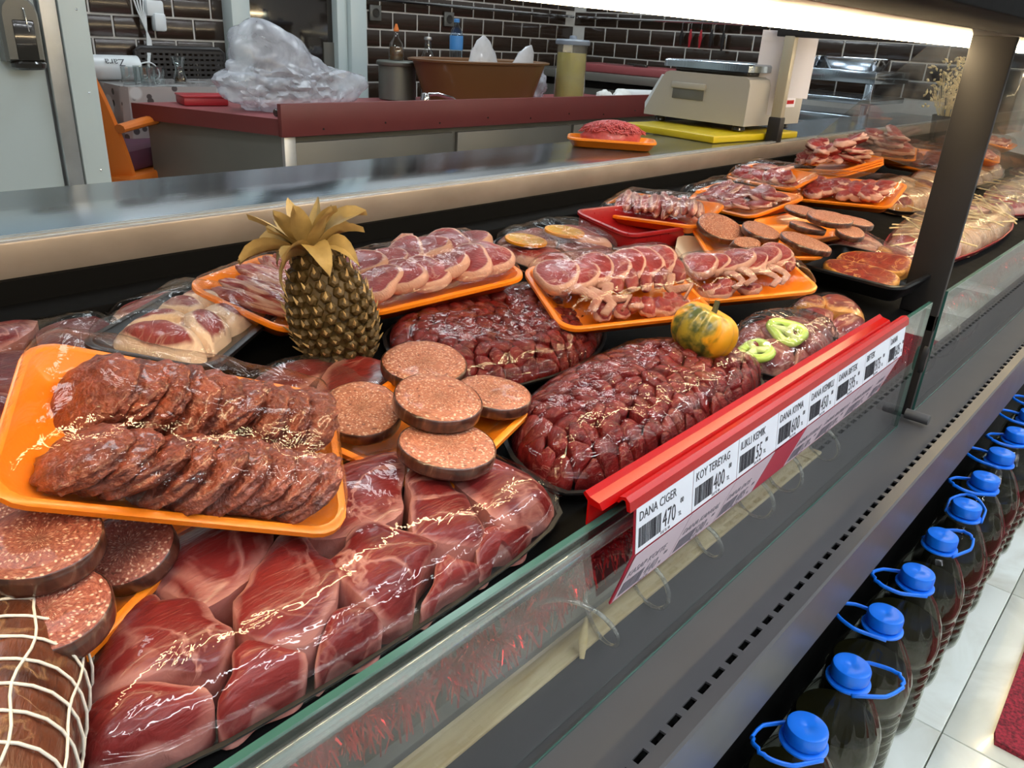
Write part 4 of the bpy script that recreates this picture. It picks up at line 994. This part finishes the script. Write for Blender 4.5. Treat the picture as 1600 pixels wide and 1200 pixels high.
g = G().tube([(-.022, 0, 0), (0, .001, .001), (.026, 0, .002)], [.003, .006, .002], 8, flat=.35)
tag(g.build('corn_husk', M['stick'], None, at_z(912, 1000, ZL+.022), (.3, -.75, .6)), 'dried pale husk scrap leaning against the inside of the glass', 'scrap')
# ================================================================== oil bottles on the floor
BZ = [(.052, 0), (.060, .002), (.0675, .010), (.069, .022)]
for k in range(7):
    z = .03+k*.022; BZ += [(.0695, z), (.0655, z+.006), (.0655, z+.010), (.0695, z+.016)]
BZ += [(.070, .190), (.070, .205), (.068, .220), (.063, .240), (.054, .262), (.042, .286), (.031, .304), (.0245, .314), (.0235, .322), (.0235, .338)]
fl = lambda a, z: (.0024*math.cos(14*a) if .212 < z < .30 else 0)
b_body = G().lathe(BZ, 56, mod=fl).mesh('body', M['pet'], ang=50)
oz = [(r-.0022, z+.002) for r, z in BZ if z < .235]; oz = oz[:-1]+[(.0615, .236)]
b_oil = G().lathe(oz, 40).mesh('oil', M['oil'], ang=50)
kn = lambda a, z: (.00022*math.cos(44*a) if z < .342 else 0)
b_cap = G().lathe([(.0285, .3235), (.0290, .325), (.0288, .341), (.0275, .3445), (.0250, .3455), (.004, .3450), (.003, .3443)], 88, mod=kn).mesh('cap', M['blue'])
b_col = G().lathe([(.0245, .3140), (.0300, .3135), (.0335, .3150), (.0335, .3178), (.0300, .3192), (.0250, .3192)], 36).mesh('collar', M['blue'])
hg = G(); hp = []
for i in range(28):
    s = -1+2*i/27; u = abs(s)
    hp.append((-.006+.086*(1-u**1.9)-(.0022*math.sin(i*2.4) if u < .3 else 0), math.copysign(min(.0345*(u/.62)**.8, .0345+.003*(1-u)), s), .3165+.012*(1-u)))
hg.tube(hp, .0026, 8, flat=1.5)
b_han = hg.mesh('handle', M['blue'], ang=180)
random.seed(77)
HY = [-.6, 2.6, -.9, 1.9, 2.3, -.4, .1, 2.4, 1.7, 2.5, 1.8, 2.2, 2.0, 1.6, 2.4]
which = ['nearest the camera at the bottom edge', 'second from the bottom', 'third from the bottom', 'fourth from the bottom', 'fifth from the bottom', 'sixth from the bottom', 'seventh from the bottom', 'eighth from the bottom', 'ninth from the bottom', 'tenth from the bottom', 'eleventh from the bottom', 'twelfth from the bottom', 'thirteenth from the bottom']
for i in range(13):
    x = .742+.1655*i; y = .204+U(-.004, .004)
    lab = 'blue-capped oil bottle on the floor, '+which[i]
    t = thing('oil_bottle', lab, 'bottle', (x, y-.004, .0095), (0, 0, U(0, 6)), 'oil bottles along the counter foot')
    put(b_body, 'body', t); put(b_oil, 'oil', t); put(b_cap, 'cap', t); put(b_col, 'collar', t)
    put(b_han, 'handle', t, rot=(0, 0, HY[i]-t.rotation_euler.z))
# ================================================================== red mat on the floor
mt = at_z(1600, 1020, .02); 
tag(G().prism([(1.49, -.60), (1.49, -.003), (1.52, .004), (3.9, .065), (3.9, -.60)], .0095, .021).build('floor_mat', M['mat_red'], None), 'dark red loop-pile floor mat in the aisle', 'mat')
# ================================================================== things on the worktop
t = tag(G().rbox((0, 0, .011), (.50, .38, .022), .004).build('yellow_cutting_board', M['yellow'], None, (2.615, 1.395, .9275), (0, 0, -.12)), 'yellow plastic cutting board lying under the weighing scale', 'cutting board')
sc = thing('weighing_scale', 'off-white shop weighing scale with steel platter on the yellow board', 'scale', (2.735, 1.425, .950), (0, 0, -.06))
pf = [(-.20, .016), (-.20, .115), (-.195, .128), (-.18, .134), (.115, .134), (.13, .130), (.142, .118), (.205, .028), (.205, .016)]
G().prism(pf, -.19, .19, 'x').build('housing', M['scale_body'], sc, ang=25)
G().prism([(.145, .112), (.206, .024), (.222, .024), (.224, .045), (.165, .122)], -.165, .165, 'x').build('keypad', M['white_pl'], sc, smooth=False)
G().rbox((-.192, .03, .100), (.012, .135, .016), .003).build('grip', M['scale_body'], sc)
G().rbox((-.1905, .03, .079), (.004, .125, .026), .001).build('grip_recess', M['grey_pl'], sc)
for x in (-.15, .15):
    for y in (-.16, .16): G().lathe([(.017, 0), (.022, .004), (.020, .012), (.010, .018)], 16).build('foot', M['smoke'], sc, (x, y, 0))
G().rbox((0, -.02, .140), (.30, .28, .012), .003).build('platter_seat', M['smoke'], sc)
G().loft([[(x, y-.02, .147) for x, y in rr(.35, .33, .02)], [(x, y-.02, .145) for x, y in rr(.37, .35, .02)], [(x, y-.02, .160) for x, y in rr(.37, .35, .02)], [(x, y-.02, .164) for x, y in rr(.36, .34, .02)]]).build('platter', M['steel'], sc)
lb = G().box((0, 0, 0), (.07, .001, .05)).build('sticker', M['a4'], sc, (.10, -.2012, .085))
G().box((0, -.0009, -.012), (.05, .0006, .010)).build('red_print', M['red_rail'], lb)
sc.scale = (1, 1, 1.28)
# paper sheets taped to the support post
def sheet(x, y, z, w, h, lab, yaw, k):
    g = G(); v = []; f = []
    for s in (0, 1):
        for j in range(7):
            for i in range(5):
                v.append((-w/2+w*i/4, .0006*s+.006*math.sin(i*.9+k+j*.3)+.002*j*(k % 2), h/2-h*j/6))
    for j in range(6):
        for i in range(4):
            a = j*5+i; f += [(a, a+1, a+6, a+5), (a+35, a+40, a+41, a+36)]
    g.v = v; g.f = f
    tag(g.build('paper_sheet', M['a4'], None, (x, y, z), (0, 0, yaw), ang=180), lab, 'paper')
sheet(2.66, 1.238, 1.135, .085, .26, 'white paper sheet taped on the left side of the scale-side support post', -1.1, 1)
sheet(2.685, 1.150, 1.165, .085, .20, 'white paper sheet taped on the right side of the scale-side support post', -1.15, 2)
# ================================================================== butcher's table behind the counter
bt = thing('butcher_table', 'butcher work table with red cutting top, red front board and dull steel cabinet', 'table', (2.9, 2.95, 0))
def bp(g, name, mat, par=None, **k):
    o = g.build(name, mat, par or bt, **k)
    if par is None: o.location = -bt.location
    return o
A = (1.675, 2.62); Bq = (1.46, 3.28)
bp(G().prism([A, (4.35, 2.62), (4.35, 3.28), Bq], .832, .876), 'top', M['red_top'], smooth=False)
bp(G().prism([(A[0]+.004, 2.606), (A[0]+.004, 2.618), (Bq[0]-.006, 3.28), (Bq[0]-.018, 3.28)], .818, .8765), 'edge_board', M['red_board'], smooth=False)
bp(G().rbox((3.01, 2.606, .873), (2.68, .024, .115), .002), 'front_board', M['red_board'])
for i in range(9):
    bp(G().lathe([(.004, 0), (.004, .0015), (.0005, .002)], 8, Matrix.Translation((1.85+i*.3, 2.594, .838+.012*(i % 2))) @ Matrix.Rotation(PI/2, 4, 'X')), 'screw', M['smoke'])
bp(G().prism([(A[0]+.02, 2.64), (4.32, 2.64), (4.32, 3.26), (Bq[0]+.03, 3.26)], .02, .83), 'cabinet', M['cab'], smooth=False)
bp(G().rbox((1.72, 2.637, .43), (.05, .03, .78), .003), 'corner_post', M['alu'])
for i in range(3): bp(G().rbox((2.15+i*.85, 2.634, .42), (.82, .02, .74), .004), 'cabinet_panel', M['cab'])
# crumpled clear plastic bag
def bag(name, label, loc, pts_, mat, seed, amp=.05, sub=5):
    bm = bmesh.new(); bmesh.ops.create_icosphere(bm, subdivisions=sub, radius=1)
    for v in bm.verts:
        d = v.co.normalized(); q = 1.
        for (dx, dy, dz, k, a) in pts_:
            c = max(0, d.dot(Vector((dx, dy, dz)).normalized())); q += a*c**k
        q += amp*(abs(noise.noise(d*2.2+Vector((seed, 0, 0))))*2.0+1.1*abs(noise.noise(d*4.5+Vector((0, seed, 0))))+.3*abs(noise.noise(d*10+Vector((0, seed, 2))))-.5)
        v.co = d*q
    me = bpy.data.meshes.new(name); bm.to_mesh(me); bm.free()
    me.polygons.foreach_set('use_smooth', [True]*len(me.polygons)); me.set_sharp_from_angle(angle=math.radians(32)); me.materials.append(mat)
    return me
me = bag('plastic_bag', '', None, [(-.3, 0, 1, 12, .95), (-.05, 0, 1, 5, .5), (-1, 0, .3, 4, .35), (1, 0, -.1, 5, .55), (1, -.2, .25, 14, .35)], M['bag'], 3, .15)
for v in me.vertices:
    v.co = (v.co.x*.215, v.co.y*.13, max(v.co.z, -.75)*.105)
o = put(me, 'plastic_bag', None, (1.90, 2.90, .877+.079)); tag(o, 'big crumpled clear plastic bag on the red butcher table', 'bag')
g = G().rbox((0, 0, .016), (.17, .14, .032), .006).rbox((0, 0, .034), (.175, .145, .008), .003)
tag(g.build('lidded_box', M['red_rail2'], None, (1.675, 3.16, .877), (0, 0, -.25)), 'flat red plastic box lying left of the bag on the butcher table', 'box')
g = G().lathe([(.0, 0), (.012, .0), (.014, .003), (.014, .03), (.012, .033), (.010, .034), (.010, .10), (.0, .10)], 18, Matrix.Rotation(PI/2, 4, 'Y'))
tag(g.build('knife_steel', M['smoke'], None, (1.70, 2.68, .892)), 'short metal-capped handle lying at the end of the red front board', 'tool')
# oval brown tub with bag corners
g = G(); el = lambda a, b, z, n=40: [(a*(abs(math.cos(2*PI*i/n))**.8)*math.copysign(1, math.cos(2*PI*i/n)), b*(abs(math.sin(2*PI*i/n))**.8)*math.copysign(1, math.sin(2*PI*i/n)), z) for i in range(n)]
g.loft([el(.31, .14, 0), el(.325, .15, .006), el(.395, .195, .19), el(.418, .212, .192), el(.42, .214, .200), el(.405, .20, .203), el(.39, .19, .196), el(.315, .14, .012)])
o = g.build('brown_tub', M['brown_tub'], None, (3.015, 2.90, .877)); tag(o, 'large brown plastic tub on the red butcher table', 'tub')
def bag_corner(label, loc, w, h, rot, seed):
    g = G(); rings = []
    for k in range(9):
        s = k/8; r = w*(1-s**1.7)**.6+.004
        rings.append([(r*math.cos(2*PI*i/20)*(1+.2*nz(i, k, seed, .7)), r*.25*math.sin(2*PI*i/20)*(1+.4*nz(i, k, seed+3, .7)), s*h+.004*nz(i, k, seed+5, .9)) for i in range(20)])
    g.loft(rings); tag(g.build('plastic_bag', M['bag_white'], None, loc, rot, ang=50), label, 'bag')
bag_corner('white plastic bag bulging from the left of the brown tub', (2.98, 2.87, 1.00), .085, .19, (0, .05, -.2), 2)
bag_corner('white plastic bag corner at the far side of the brown tub', (3.16, 2.98, 1.01), .05, .12, (0, .1, 0), 5)
bag_corner('white plastic bag corner at the right end of the brown tub', (3.24, 2.87, .98), .075, .20, (0, .5, -.1), 7)
# grey pot with an oil bottle on its lid, jars
o = thing('stock_pot', 'grey lidded metal pot left of the brown tub', 'pot', (2.70, 3.165, .877))
G().lathe([(.085, 0), (.09, .004), (.09, .155), (.088, .157)], 36).build('body', M['pot'], o)
G().lathe([(.098, .157), (.10, .160), (.10, .172), (.094, .178), (.01, .180)], 36).build('lid', M['pot'], o)
def lathe_thing(name, label, cat, loc, parts):
    t = thing(name, label, cat, loc)
    for n_, prof, m in parts: G().lathe(prof, 24).build(n_, M[m], t)
    return t
lathe_thing('oil_cruet', 'oil bottle with orange spout standing on the grey pot', 'bottle', (2.695, 3.165, 1.058), [('body', [(.034, 0), (.036, .003), (.036, .055), (.030, .075), (.012, .10), (.010, .128)], 'glassware'), ('oil', [(.033, .002), (.034, .05), (.028, .06)], 'oil_brown'), ('spout', [(.012, .126), (.014, .132), (.010, .142), (.004, .160)], 'orange_plastic')])
lathe_thing('glass_bottle', 'clear slim glass bottle behind the brown tub', 'bottle', (2.95, 3.22, .877), [('body', [(.030, 0), (.032, .004), (.032, .20), (.018, .23), (.014, .27), (.016, .275)], 'glassware'), ('stopper', [(.018, .275), (.020, .279), (.018, .289), (.004, .291)], 'alu')])
lathe_thing('water_bottle', 'clear water bottle with blue label and cap behind the brown tub', 'bottle', (3.13, 3.20, .877), [('body', [(.030, 0), (.034, .004), (.034, .30), (.030, .325), (.013, .352), (.012, .365)], 'blue_clear'), ('label', [(.0346, .235), (.0348, .237), (.0348, .300), (.0346, .302)], 'blue_label'), ('cap', [(.014, .365), (.0145, .367), (.0145, .380), (.012, .382)], 'blue_label')])
tag(G().tube([(0, 0, 0), (.012, 0, .07), (.03, 0, .16), (.032, 0, .20)], .011, 10).build('pink_tube', M['pinkish'], None, (3.32, 3.22, .90)), 'pink hose end sticking up behind the brown tub', 'hose')
# sink lever
t = thing('tap_lever', 'chrome tap lever in front of the brown tub', 'tap', (2.48, 2.72, .877))
G().lathe([(.022, 0), (.022, .05), (.018, .07), (.005, .075)], 20).build('body', M['chrome'], t)
G().tube([(0, 0, .065), (.06, -.01, .068), (.14, -.02, .050), (.19, -.03, .02)], [.014, .015, .016, .012], 12, flat=.6).build('lever', M['chrome'], t)
# tall container of yellow liquid
t = thing('tall_canister', 'tall lidded translucent canister of pale yellow liquid on the butcher table', 'canister', (3.535, 2.75, .877))
G().lathe([(.080, 0), (.082, .003), (.078, .27), (.080, .30)], 32).build('body', M['canister'], t)
G().lathe([(.078, .003), (.0758, .255)], 32).build('liquid', M['yellow_liquid'], t)
G().lathe([(.088, .293), (.090, .297), (.090, .312), (.084, .318), (.02, .320), (.018, .335), (.004, .338)], 32).build('lid', M['lid_grey'], t)
for k, (x, y, r) in enumerate([(3.90, 2.78, .045), (4.02, 2.74, .05), (3.96, 2.72, .035)]):
    tag(put(blob_mesh('cloth_ball', M['lime'], r*1.3, r, r*.9, .25, 3, 60+k, 3, flat=.7), 'crumpled_cloth', None, (x, y, .877+r*.6)), ('left', 'upper right', 'front')[k]+' crumpled white cloth lump right of the yellow canister', 'cloth')
tag(put(blob_mesh('bag_white', M['bag'], .09, .07, .09, .4, 3, 71, 4, flat=.8), 'plastic_bag', None, (3.62, 3.08, .877+.072)), 'small white plastic bag between brown tub and yellow canister', 'bag')
g = G().lathe([(.012, -.12), (.032, -.12), (.034, -.118), (.034, .118), (.032, .12), (.012, .12)], 24, Matrix.Rotation(PI/2, 4, 'Y'))
tag(g.build('paper_roll', M['white_pl'], None, (4.20, 2.74, .912), (0, 0, -.5)), 'white paper roll lying right of the cloth lumps', 'roll')
# ================================================================== seating corner
ch = thing('armchair', 'orange plastic armchair with a dark purple cushion by the door frame', 'chair', (1.37, 3.46, 0), (0, 0, .62))
def cpart(g, n, m, **k): return g.build(n, M[m], ch, **k)
g = G(); rows_ = []
for k in range(9):
    s = k/8; z = .60+.39*s; xb = -.20-.10*s; hw = .235-.05*s*s
    rows_.append([(xb+.05*abs(q)**2.2, q*hw, z) for q in (-1, -.66, -.33, 0, .33, .66, 1)]+[(xb-.022+.05*abs(q)**2.2, q*hw*1.0, z) for q in (1, .66, .33, 0, -.33, -.66, -1)])
cpart(g.loft(rows_), 'backrest', 'orange_plastic')
cpart(G().rbox((.03, 0, .600), (.50, .50, .04), .01), 'seat', 'orange_plastic')
cpart(G().rbox((.05, 0, .665), (.44, .43, .09), .03, .05, k=4), 'cushion', 'purple')
for sgn in (-1, 1):
    cpart(G().tube([(-.23, sgn*.24, .80), (-.1, sgn*.265, .815), (.10, sgn*.27, .82), (.21, sgn*.265, .81), (.245, sgn*.26, .77), (.25, sgn*.26, .60)], [.024, .026, .028, .026, .022, .022], 10, flat=.7), 'armrest', 'orange_plastic')
    cpart(G().tube([(.24, sgn*.255, .60), (.26, sgn*.26, 0)], [.025, .018], 8), 'leg', 'orange_plastic')
    cpart(G().tube([(-.22, sgn*.22, .60), (-.28, sgn*.24, 0)], [.025, .018], 8), 'leg', 'orange_plastic')
# table with patterned oilcloth
tb_ = thing('dining_table', 'small table covered with a grey and white patterned oilcloth', 'table', (1.84, 3.70, 0), (0, 0, -.06))
G().rbox((0, 0, .895), (.60, .42, .03), .004).build('tabletop', M['white_pl'], tb_)
g = G(); rings = []; base_ = rr(.62, .44, .03, 4); Q = resample(base_, 60)
for k in range(6):
    s = k/5
    rings.append([(x*(1+.03*s*(1+math.sin(i*1.1))), y*(1+.03*s*(1+math.sin(i*1.3))), .916-.28*s) for i, (x, y) in enumerate(Q)])
g.loft(rings[::-1], cap0=False); g.build('oilcloth', M['cloth'], tb_)
for x in (-.27, .27):
    for y in (-.18, .18): G().tube([(x, y, .88), (x, y, 0)], .018, 8).build('leg', M['alu'], tb_)
# rattan chair behind it
rc = thing('rattan_chair', 'dark woven rattan chair behind the oilcloth table', 'chair', (2.06, 3.985, 0), (0, 0, -.05))
G().rbox((0, -.03, .45), (.46, .16, .03), .006).build('seat', M['rattan'], rc)
g = G()
for i in range(15): g.box((-.205+.41*i/14, .07, .86), (.0125, .006, .34))
for j in range(15): g.box((0, .068, .70+.33*j/14), (.43, .007, .0135))
g.build('weave', M['rattan'], rc, smooth=False)
G().tube([(-.22, .07, .44), (-.22, .075, 1.03), (-.20, .075, 1.045), (.20, .075, 1.045), (.22, .075, 1.03), (.22, .07, .44)], .013, 8).build('frame', M['rattan'], rc)
for x in (-.2, .2):
    for y in (-.10, .06): G().tube([(x, y, .45), (x, y, 0)], .014, 8).build('leg', M['rattan'], rc)
# things on the oilcloth
TZ = .9175
t = thing('printed_paper_roll', 'white printed paper roll lying at the left of the oilcloth table', 'roll', (1.62, 3.80, TZ+.053), (0, 0, -.1))
G().lathe([(.02, -.10), (.050, -.10), (.052, -.097), (.052, .097), (.050, .10), (.02, .10)], 32, Matrix.Rotation(PI/2, 4, 'Y')).build('roll', M['white_pl'], t)
for k, (zz, xx) in enumerate(((.025, -.06), (-.045, -.005), (.025, .06+.4), (-.045, -.11))):
    if xx > .2: continue
    o = put(text_mesh('Zara', .044, M['ink'], 1.), 'lettering', t, (xx+.09, -.0525+(.006 if zz > 0 else .014)*1, zz*.8+.018), (PI/2+(-.42 if zz > 0 else .72), 0, PI), (1, 1, 1))
    o.rotation_euler = (Matrix.Rotation(-.42 if zz > 0 else .72, 3, 'X') @ Matrix.Rotation(PI/2, 3, 'X') @ Matrix.Rotation(PI, 3, 'Z')).to_euler()
def small_glass(lab, x, y, s=1.):
    t = thing('tea_glass', lab, 'glass', (x, y, TZ))
    G().lathe([(.020*s, 0), (.026*s, .003), (.028*s, .02*s), (.018*s, .05*s), (.020*s, .07*s), (.030*s, .105*s), (.028*s, .105*s), (.018*s, .07*s), (.016*s, .05*s), (.024*s, .02*s), (.02*s, .008)], 24).build('body', M['glassware'], t)
    G().lathe([(.022*s, .006), (.024*s, .02*s), (.020*s, .028*s)], 20).build('tea', M['tea'], t)
small_glass('tulip-shaped tea glass standing alone on the oilcloth', 1.845, 3.66, 1.05)
for k, (x, y) in enumerate(((1.60, 3.62), (1.66, 3.58), (1.72, 3.62), (1.68, 3.68))):
    t = tag(G().lathe([(.028, 0), (.030, .003), (.033, .07), (.031, .07), (.028, .006)], 20).build('water_glass', M['glassware'], None, (x, y, TZ)), ('leftmost', 'front', 'rightmost', 'rear')[k]+' small clear glass of the cluster on the oilcloth', 'glass')
# plug and cables on the tiled wall
t = thing('plug_adapter', 'white plug adapter with hanging white cables on the brown tiles', 'plug', (1.955, 4.085, 1.19))
G().rbox((0, -.018, .03), (.085, .045, .07), .01).rbox((.012, -.030, -.03), (.06, .05, .08), .012).build('plug', M['white_pl'], t)
random.seed(91)
for k in range(5):
    x0 = -.13+.03*k; pts = [(x0, -.012, .45), (x0+.01, -.014, .2), (x0+.05-.02*k, -.016, .02), (x0+.10-.035*k, -.02, -.12), (x0+.06-.03*k, -.03, -.26), (x0+.07-.02*k, -.035, -.315)]
    sm_ = []
    for j in range(25):
        s = j/24*(len(pts)-1); a = min(int(s), len(pts)-2); u = s-a; u = u*u*(3-2*u)*.5+u*.5
        sm_.append(tuple(pts[a][q]+(pts[a+1][q]-pts[a][q])*u for q in range(3)))
    G().tube(sm_, .0042, 6).build('cable', M['white_pl'], t, ang=180)
G().tube([(-.07+.055*math.cos(a), -.03+.005*math.sin(a*3), -.255+.045*math.sin(a)) for a in [2*PI*i/30 for i in range(30)]], .004, 6, closed=True).build('cable', M['white_pl'], t, ang=180)
# soap dispenser on the door
t = thing('soap_dispenser', 'grey wall soap dispenser with smoked tank window on the white door', 'dispenser', (.952, 2.904, 1.13))
po = [(x*.055, z) for x, z in ((-1, -.085), (1, -.085), (1, .05), (.88, .075), (.6, .092), (0, .10), (-.6, .092), (-.88, .075), (-1, .05))]
G().loft([[(x, 0, z) for x, z in po], [(x, -.05, z) for x, z in po], [(x*.86, -.062, z*.92) for x, z in po]]).build('body', M['grey_pl'], t, ang=30)
G().rbox((.006, -.060, -.025), (.06, .012, .115), .004).build('tank_window', M['smoke'], t)
G().lathe([(.0, -.108), (.040, -.108), (.048, -.102), (.050, -.090), (.044, -.084), (0, -.084)], 28, Matrix.Translation((.01, -.038, 0)) @ Matrix.Diagonal((1, .8, 1, 1))).build('push_bar', M['smoke'], t)
G().tube([(.01, -.065, .065), (.012, -.068, .06), (.018, -.067, .0)], .0018, 6).build('key', M['chrome'], t)
# sockets, wall rail, hooks with tools
for k, (q, lab) in enumerate((((585, 20), 'dark wall socket at the left of the tiled wall above the pot'), ((700, 30), 'dark wall socket above the water bottle'))):
    p = at_y(*q, 4.1); t = tag(G().rbox((0, -.008, 0), (.085, .014, .085), .004).build('wall_socket', M['grey_pl'], None, (p.x, 4.1, p.z)), lab, 'socket')
    G().lathe([(.026, 0), (.026, .004), (.020, .004), (.018, .001)], 20, Matrix.Translation((0, -.015, 0)) @ Matrix.Rotation(PI/2, 4, 'X')).build('socket_face', M['smoke'], t)
zr_ = 1.345
tag(G().tube([(3.25, 4.075, zr_), (5.22, 4.075, zr_)], .010, 8).build('wall_rail', M['chrome'], None), 'thin steel rail along the tiled back wall', 'rail')
tag(G().tube([(5.235, 4.05, zr_), (5.235, 1.6, zr_)], .010, 8).build('wall_rail', M['chrome'], None), 'thin steel rail along the tiled side wall', 'rail')
for k, (y, col, h) in enumerate(((3.12, 'anth', .10), (3.05, 'red_rail2', .11), (2.97, 'red_rail2', .11), (2.89, 'anth', .10), (2.80, 'anth', .12))):
    t = thing('hanging_tool', ('black-handled tool hanging leftmost', 'red-handled tool hanging second', 'red-handled tool hanging third', 'black-handled tool hanging fourth', 'black-handled tool hanging rightmost')[k]+' on the tiled side wall', 'tool', (5.235, y, zr_))
    G().tube([(0, 0, .0), (-.014, 0, -.012), (-.012, 0, -.05)], .0022, 6).build('hook', M['chrome'], t)
    G().tube([(-.012, 0, -.045), (-.012, 0, -.05-h*.4), (-.012, 0, -.05-h)], [.010, .024, .012], 10, flat=.5).build('handle', M[col], t)
# counters along the side wall
t = thing('side_counter', 'dark steel side counter along the right tiled wall', 'counter', (4.85, 2.6, 0))
def sp(g, n, m): o = g.build(n, M[m], t); o.location = -t.location; return o
sp(G().rbox((4.86, 3.15, .975), (.70, 1.75, .05), .004), 'top', 'cab')
sp(G().rbox((4.90, 3.15, .48), (.55, 1.7, .92), .004), 'cabinet', 'anth')
sp(G().rbox((4.58, 3.15, .85), (.02, 1.7, .10), .003), 'front_rail', 'cab')
b = tag(G().rbox((0, 0, .025), (.42, .80, .05), .006).build('cutting_board', M['red_top'], None, (4.80, 3.22, 1.001), (0, 0, .06)), 'thick red cutting board on the side counter', 'cutting board')
for k in range(2):
    t = thing('knife', ('longer', 'shorter')[k]+' bright knife lying on the red cutting board', 'knife', (4.70+.05*k, 3.12+.1*k, 1.053), (0, 0, 1.2+.3*k))
    G().prism([(0, -.016), (.17-.03*k, -.014), (.21-.03*k, .006), (0, .018)], 0, .004).build('blade', M['chrome'], t)
    G().rbox((-.06, 0, .008), (.12, .026, .016), .005).build('handle', M['smoke'], t)
t = thing('steel_shelf_unit', 'stainless shelf unit with stacked steel pans right of the scale', 'shelf', (4.75, 1.55, 0))
def sp(g, n, m): o = g.build(n, M[m], t); o.location = -t.location; return o
for z, d in ((1.10, .06), (.98, .03), (.88, .05)): sp(G().rbox((4.80, 1.86, z), (.55, .68, d), .004), 'shelf', 'steel')
for y in (1.55, 2.17): sp(G().rbox((4.56, y, .56), (.04, .04, 1.1), .003), 'leg', 'steel')
for k in range(4):
    g = G().loft([[(x, y, 0) for x, y in rr(.16, .26, .03)], [(x, y, .05) for x, y in rr(.20, .30, .03)], [(x, y, .053) for x, y in rr(.20, .30, .03)], [(x, y, .006) for x, y in rr(.15, .25, .03)]])
    tag(g.build('steel_pan', M['chrome'], None, (4.70+.02*k, 1.70+(k//2)*.32, 1.131+.012*(k % 2)) if k % 2 == 0 else (4.72, 1.70+(k//2)*.32, 1.138)), ('lower', 'upper')[k % 2]+' steel pan of the '+('right', 'left')[k//2]+' stack on the shelf unit', 'pan')
tag(G().rbox((0, 0, .14), (.34, .30, .28), .012).build('dark_appliance', M['smoke'], None, (4.55, .98, .905)), 'dark boxy appliance behind the end panel', 'appliance')
# dried flowers at the far end of the case
t = thing('dried_flower_bunch', 'bunch of dried straw-coloured flowers at the far right of the worktop', 'flowers', (4.1, 1.02, .86))
random.seed(44)
G().lathe([(.05, 0), (.06, .02), (.07, .12), (.065, .12), (.05, .01)], 20).build('vase', M['smoke'], t)
g = G()
for i in range(240):
    a = U(0, 6.28); r = U(.0, .13); z = U(.15, .36); p = Vector((r*math.cos(a), r*math.sin(a), z)); L = U(.012, .03); d = Vector((U(-1, 1), U(-1, 1), U(-.3, 1))).normalized()
    g.tube([p-d*L*.5, p, p+d*L*.5], [.001, .006, .001], 5)
for i in range(40):
    a = U(0, 6.28); r = U(0, .10); g.tube([(r*.3*math.cos(a), r*.3*math.sin(a), .08), (r*math.cos(a), r*math.sin(a), U(.2, .3))], .0015, 4)
stuff(g.build('flower_heads', M['stick'], t))
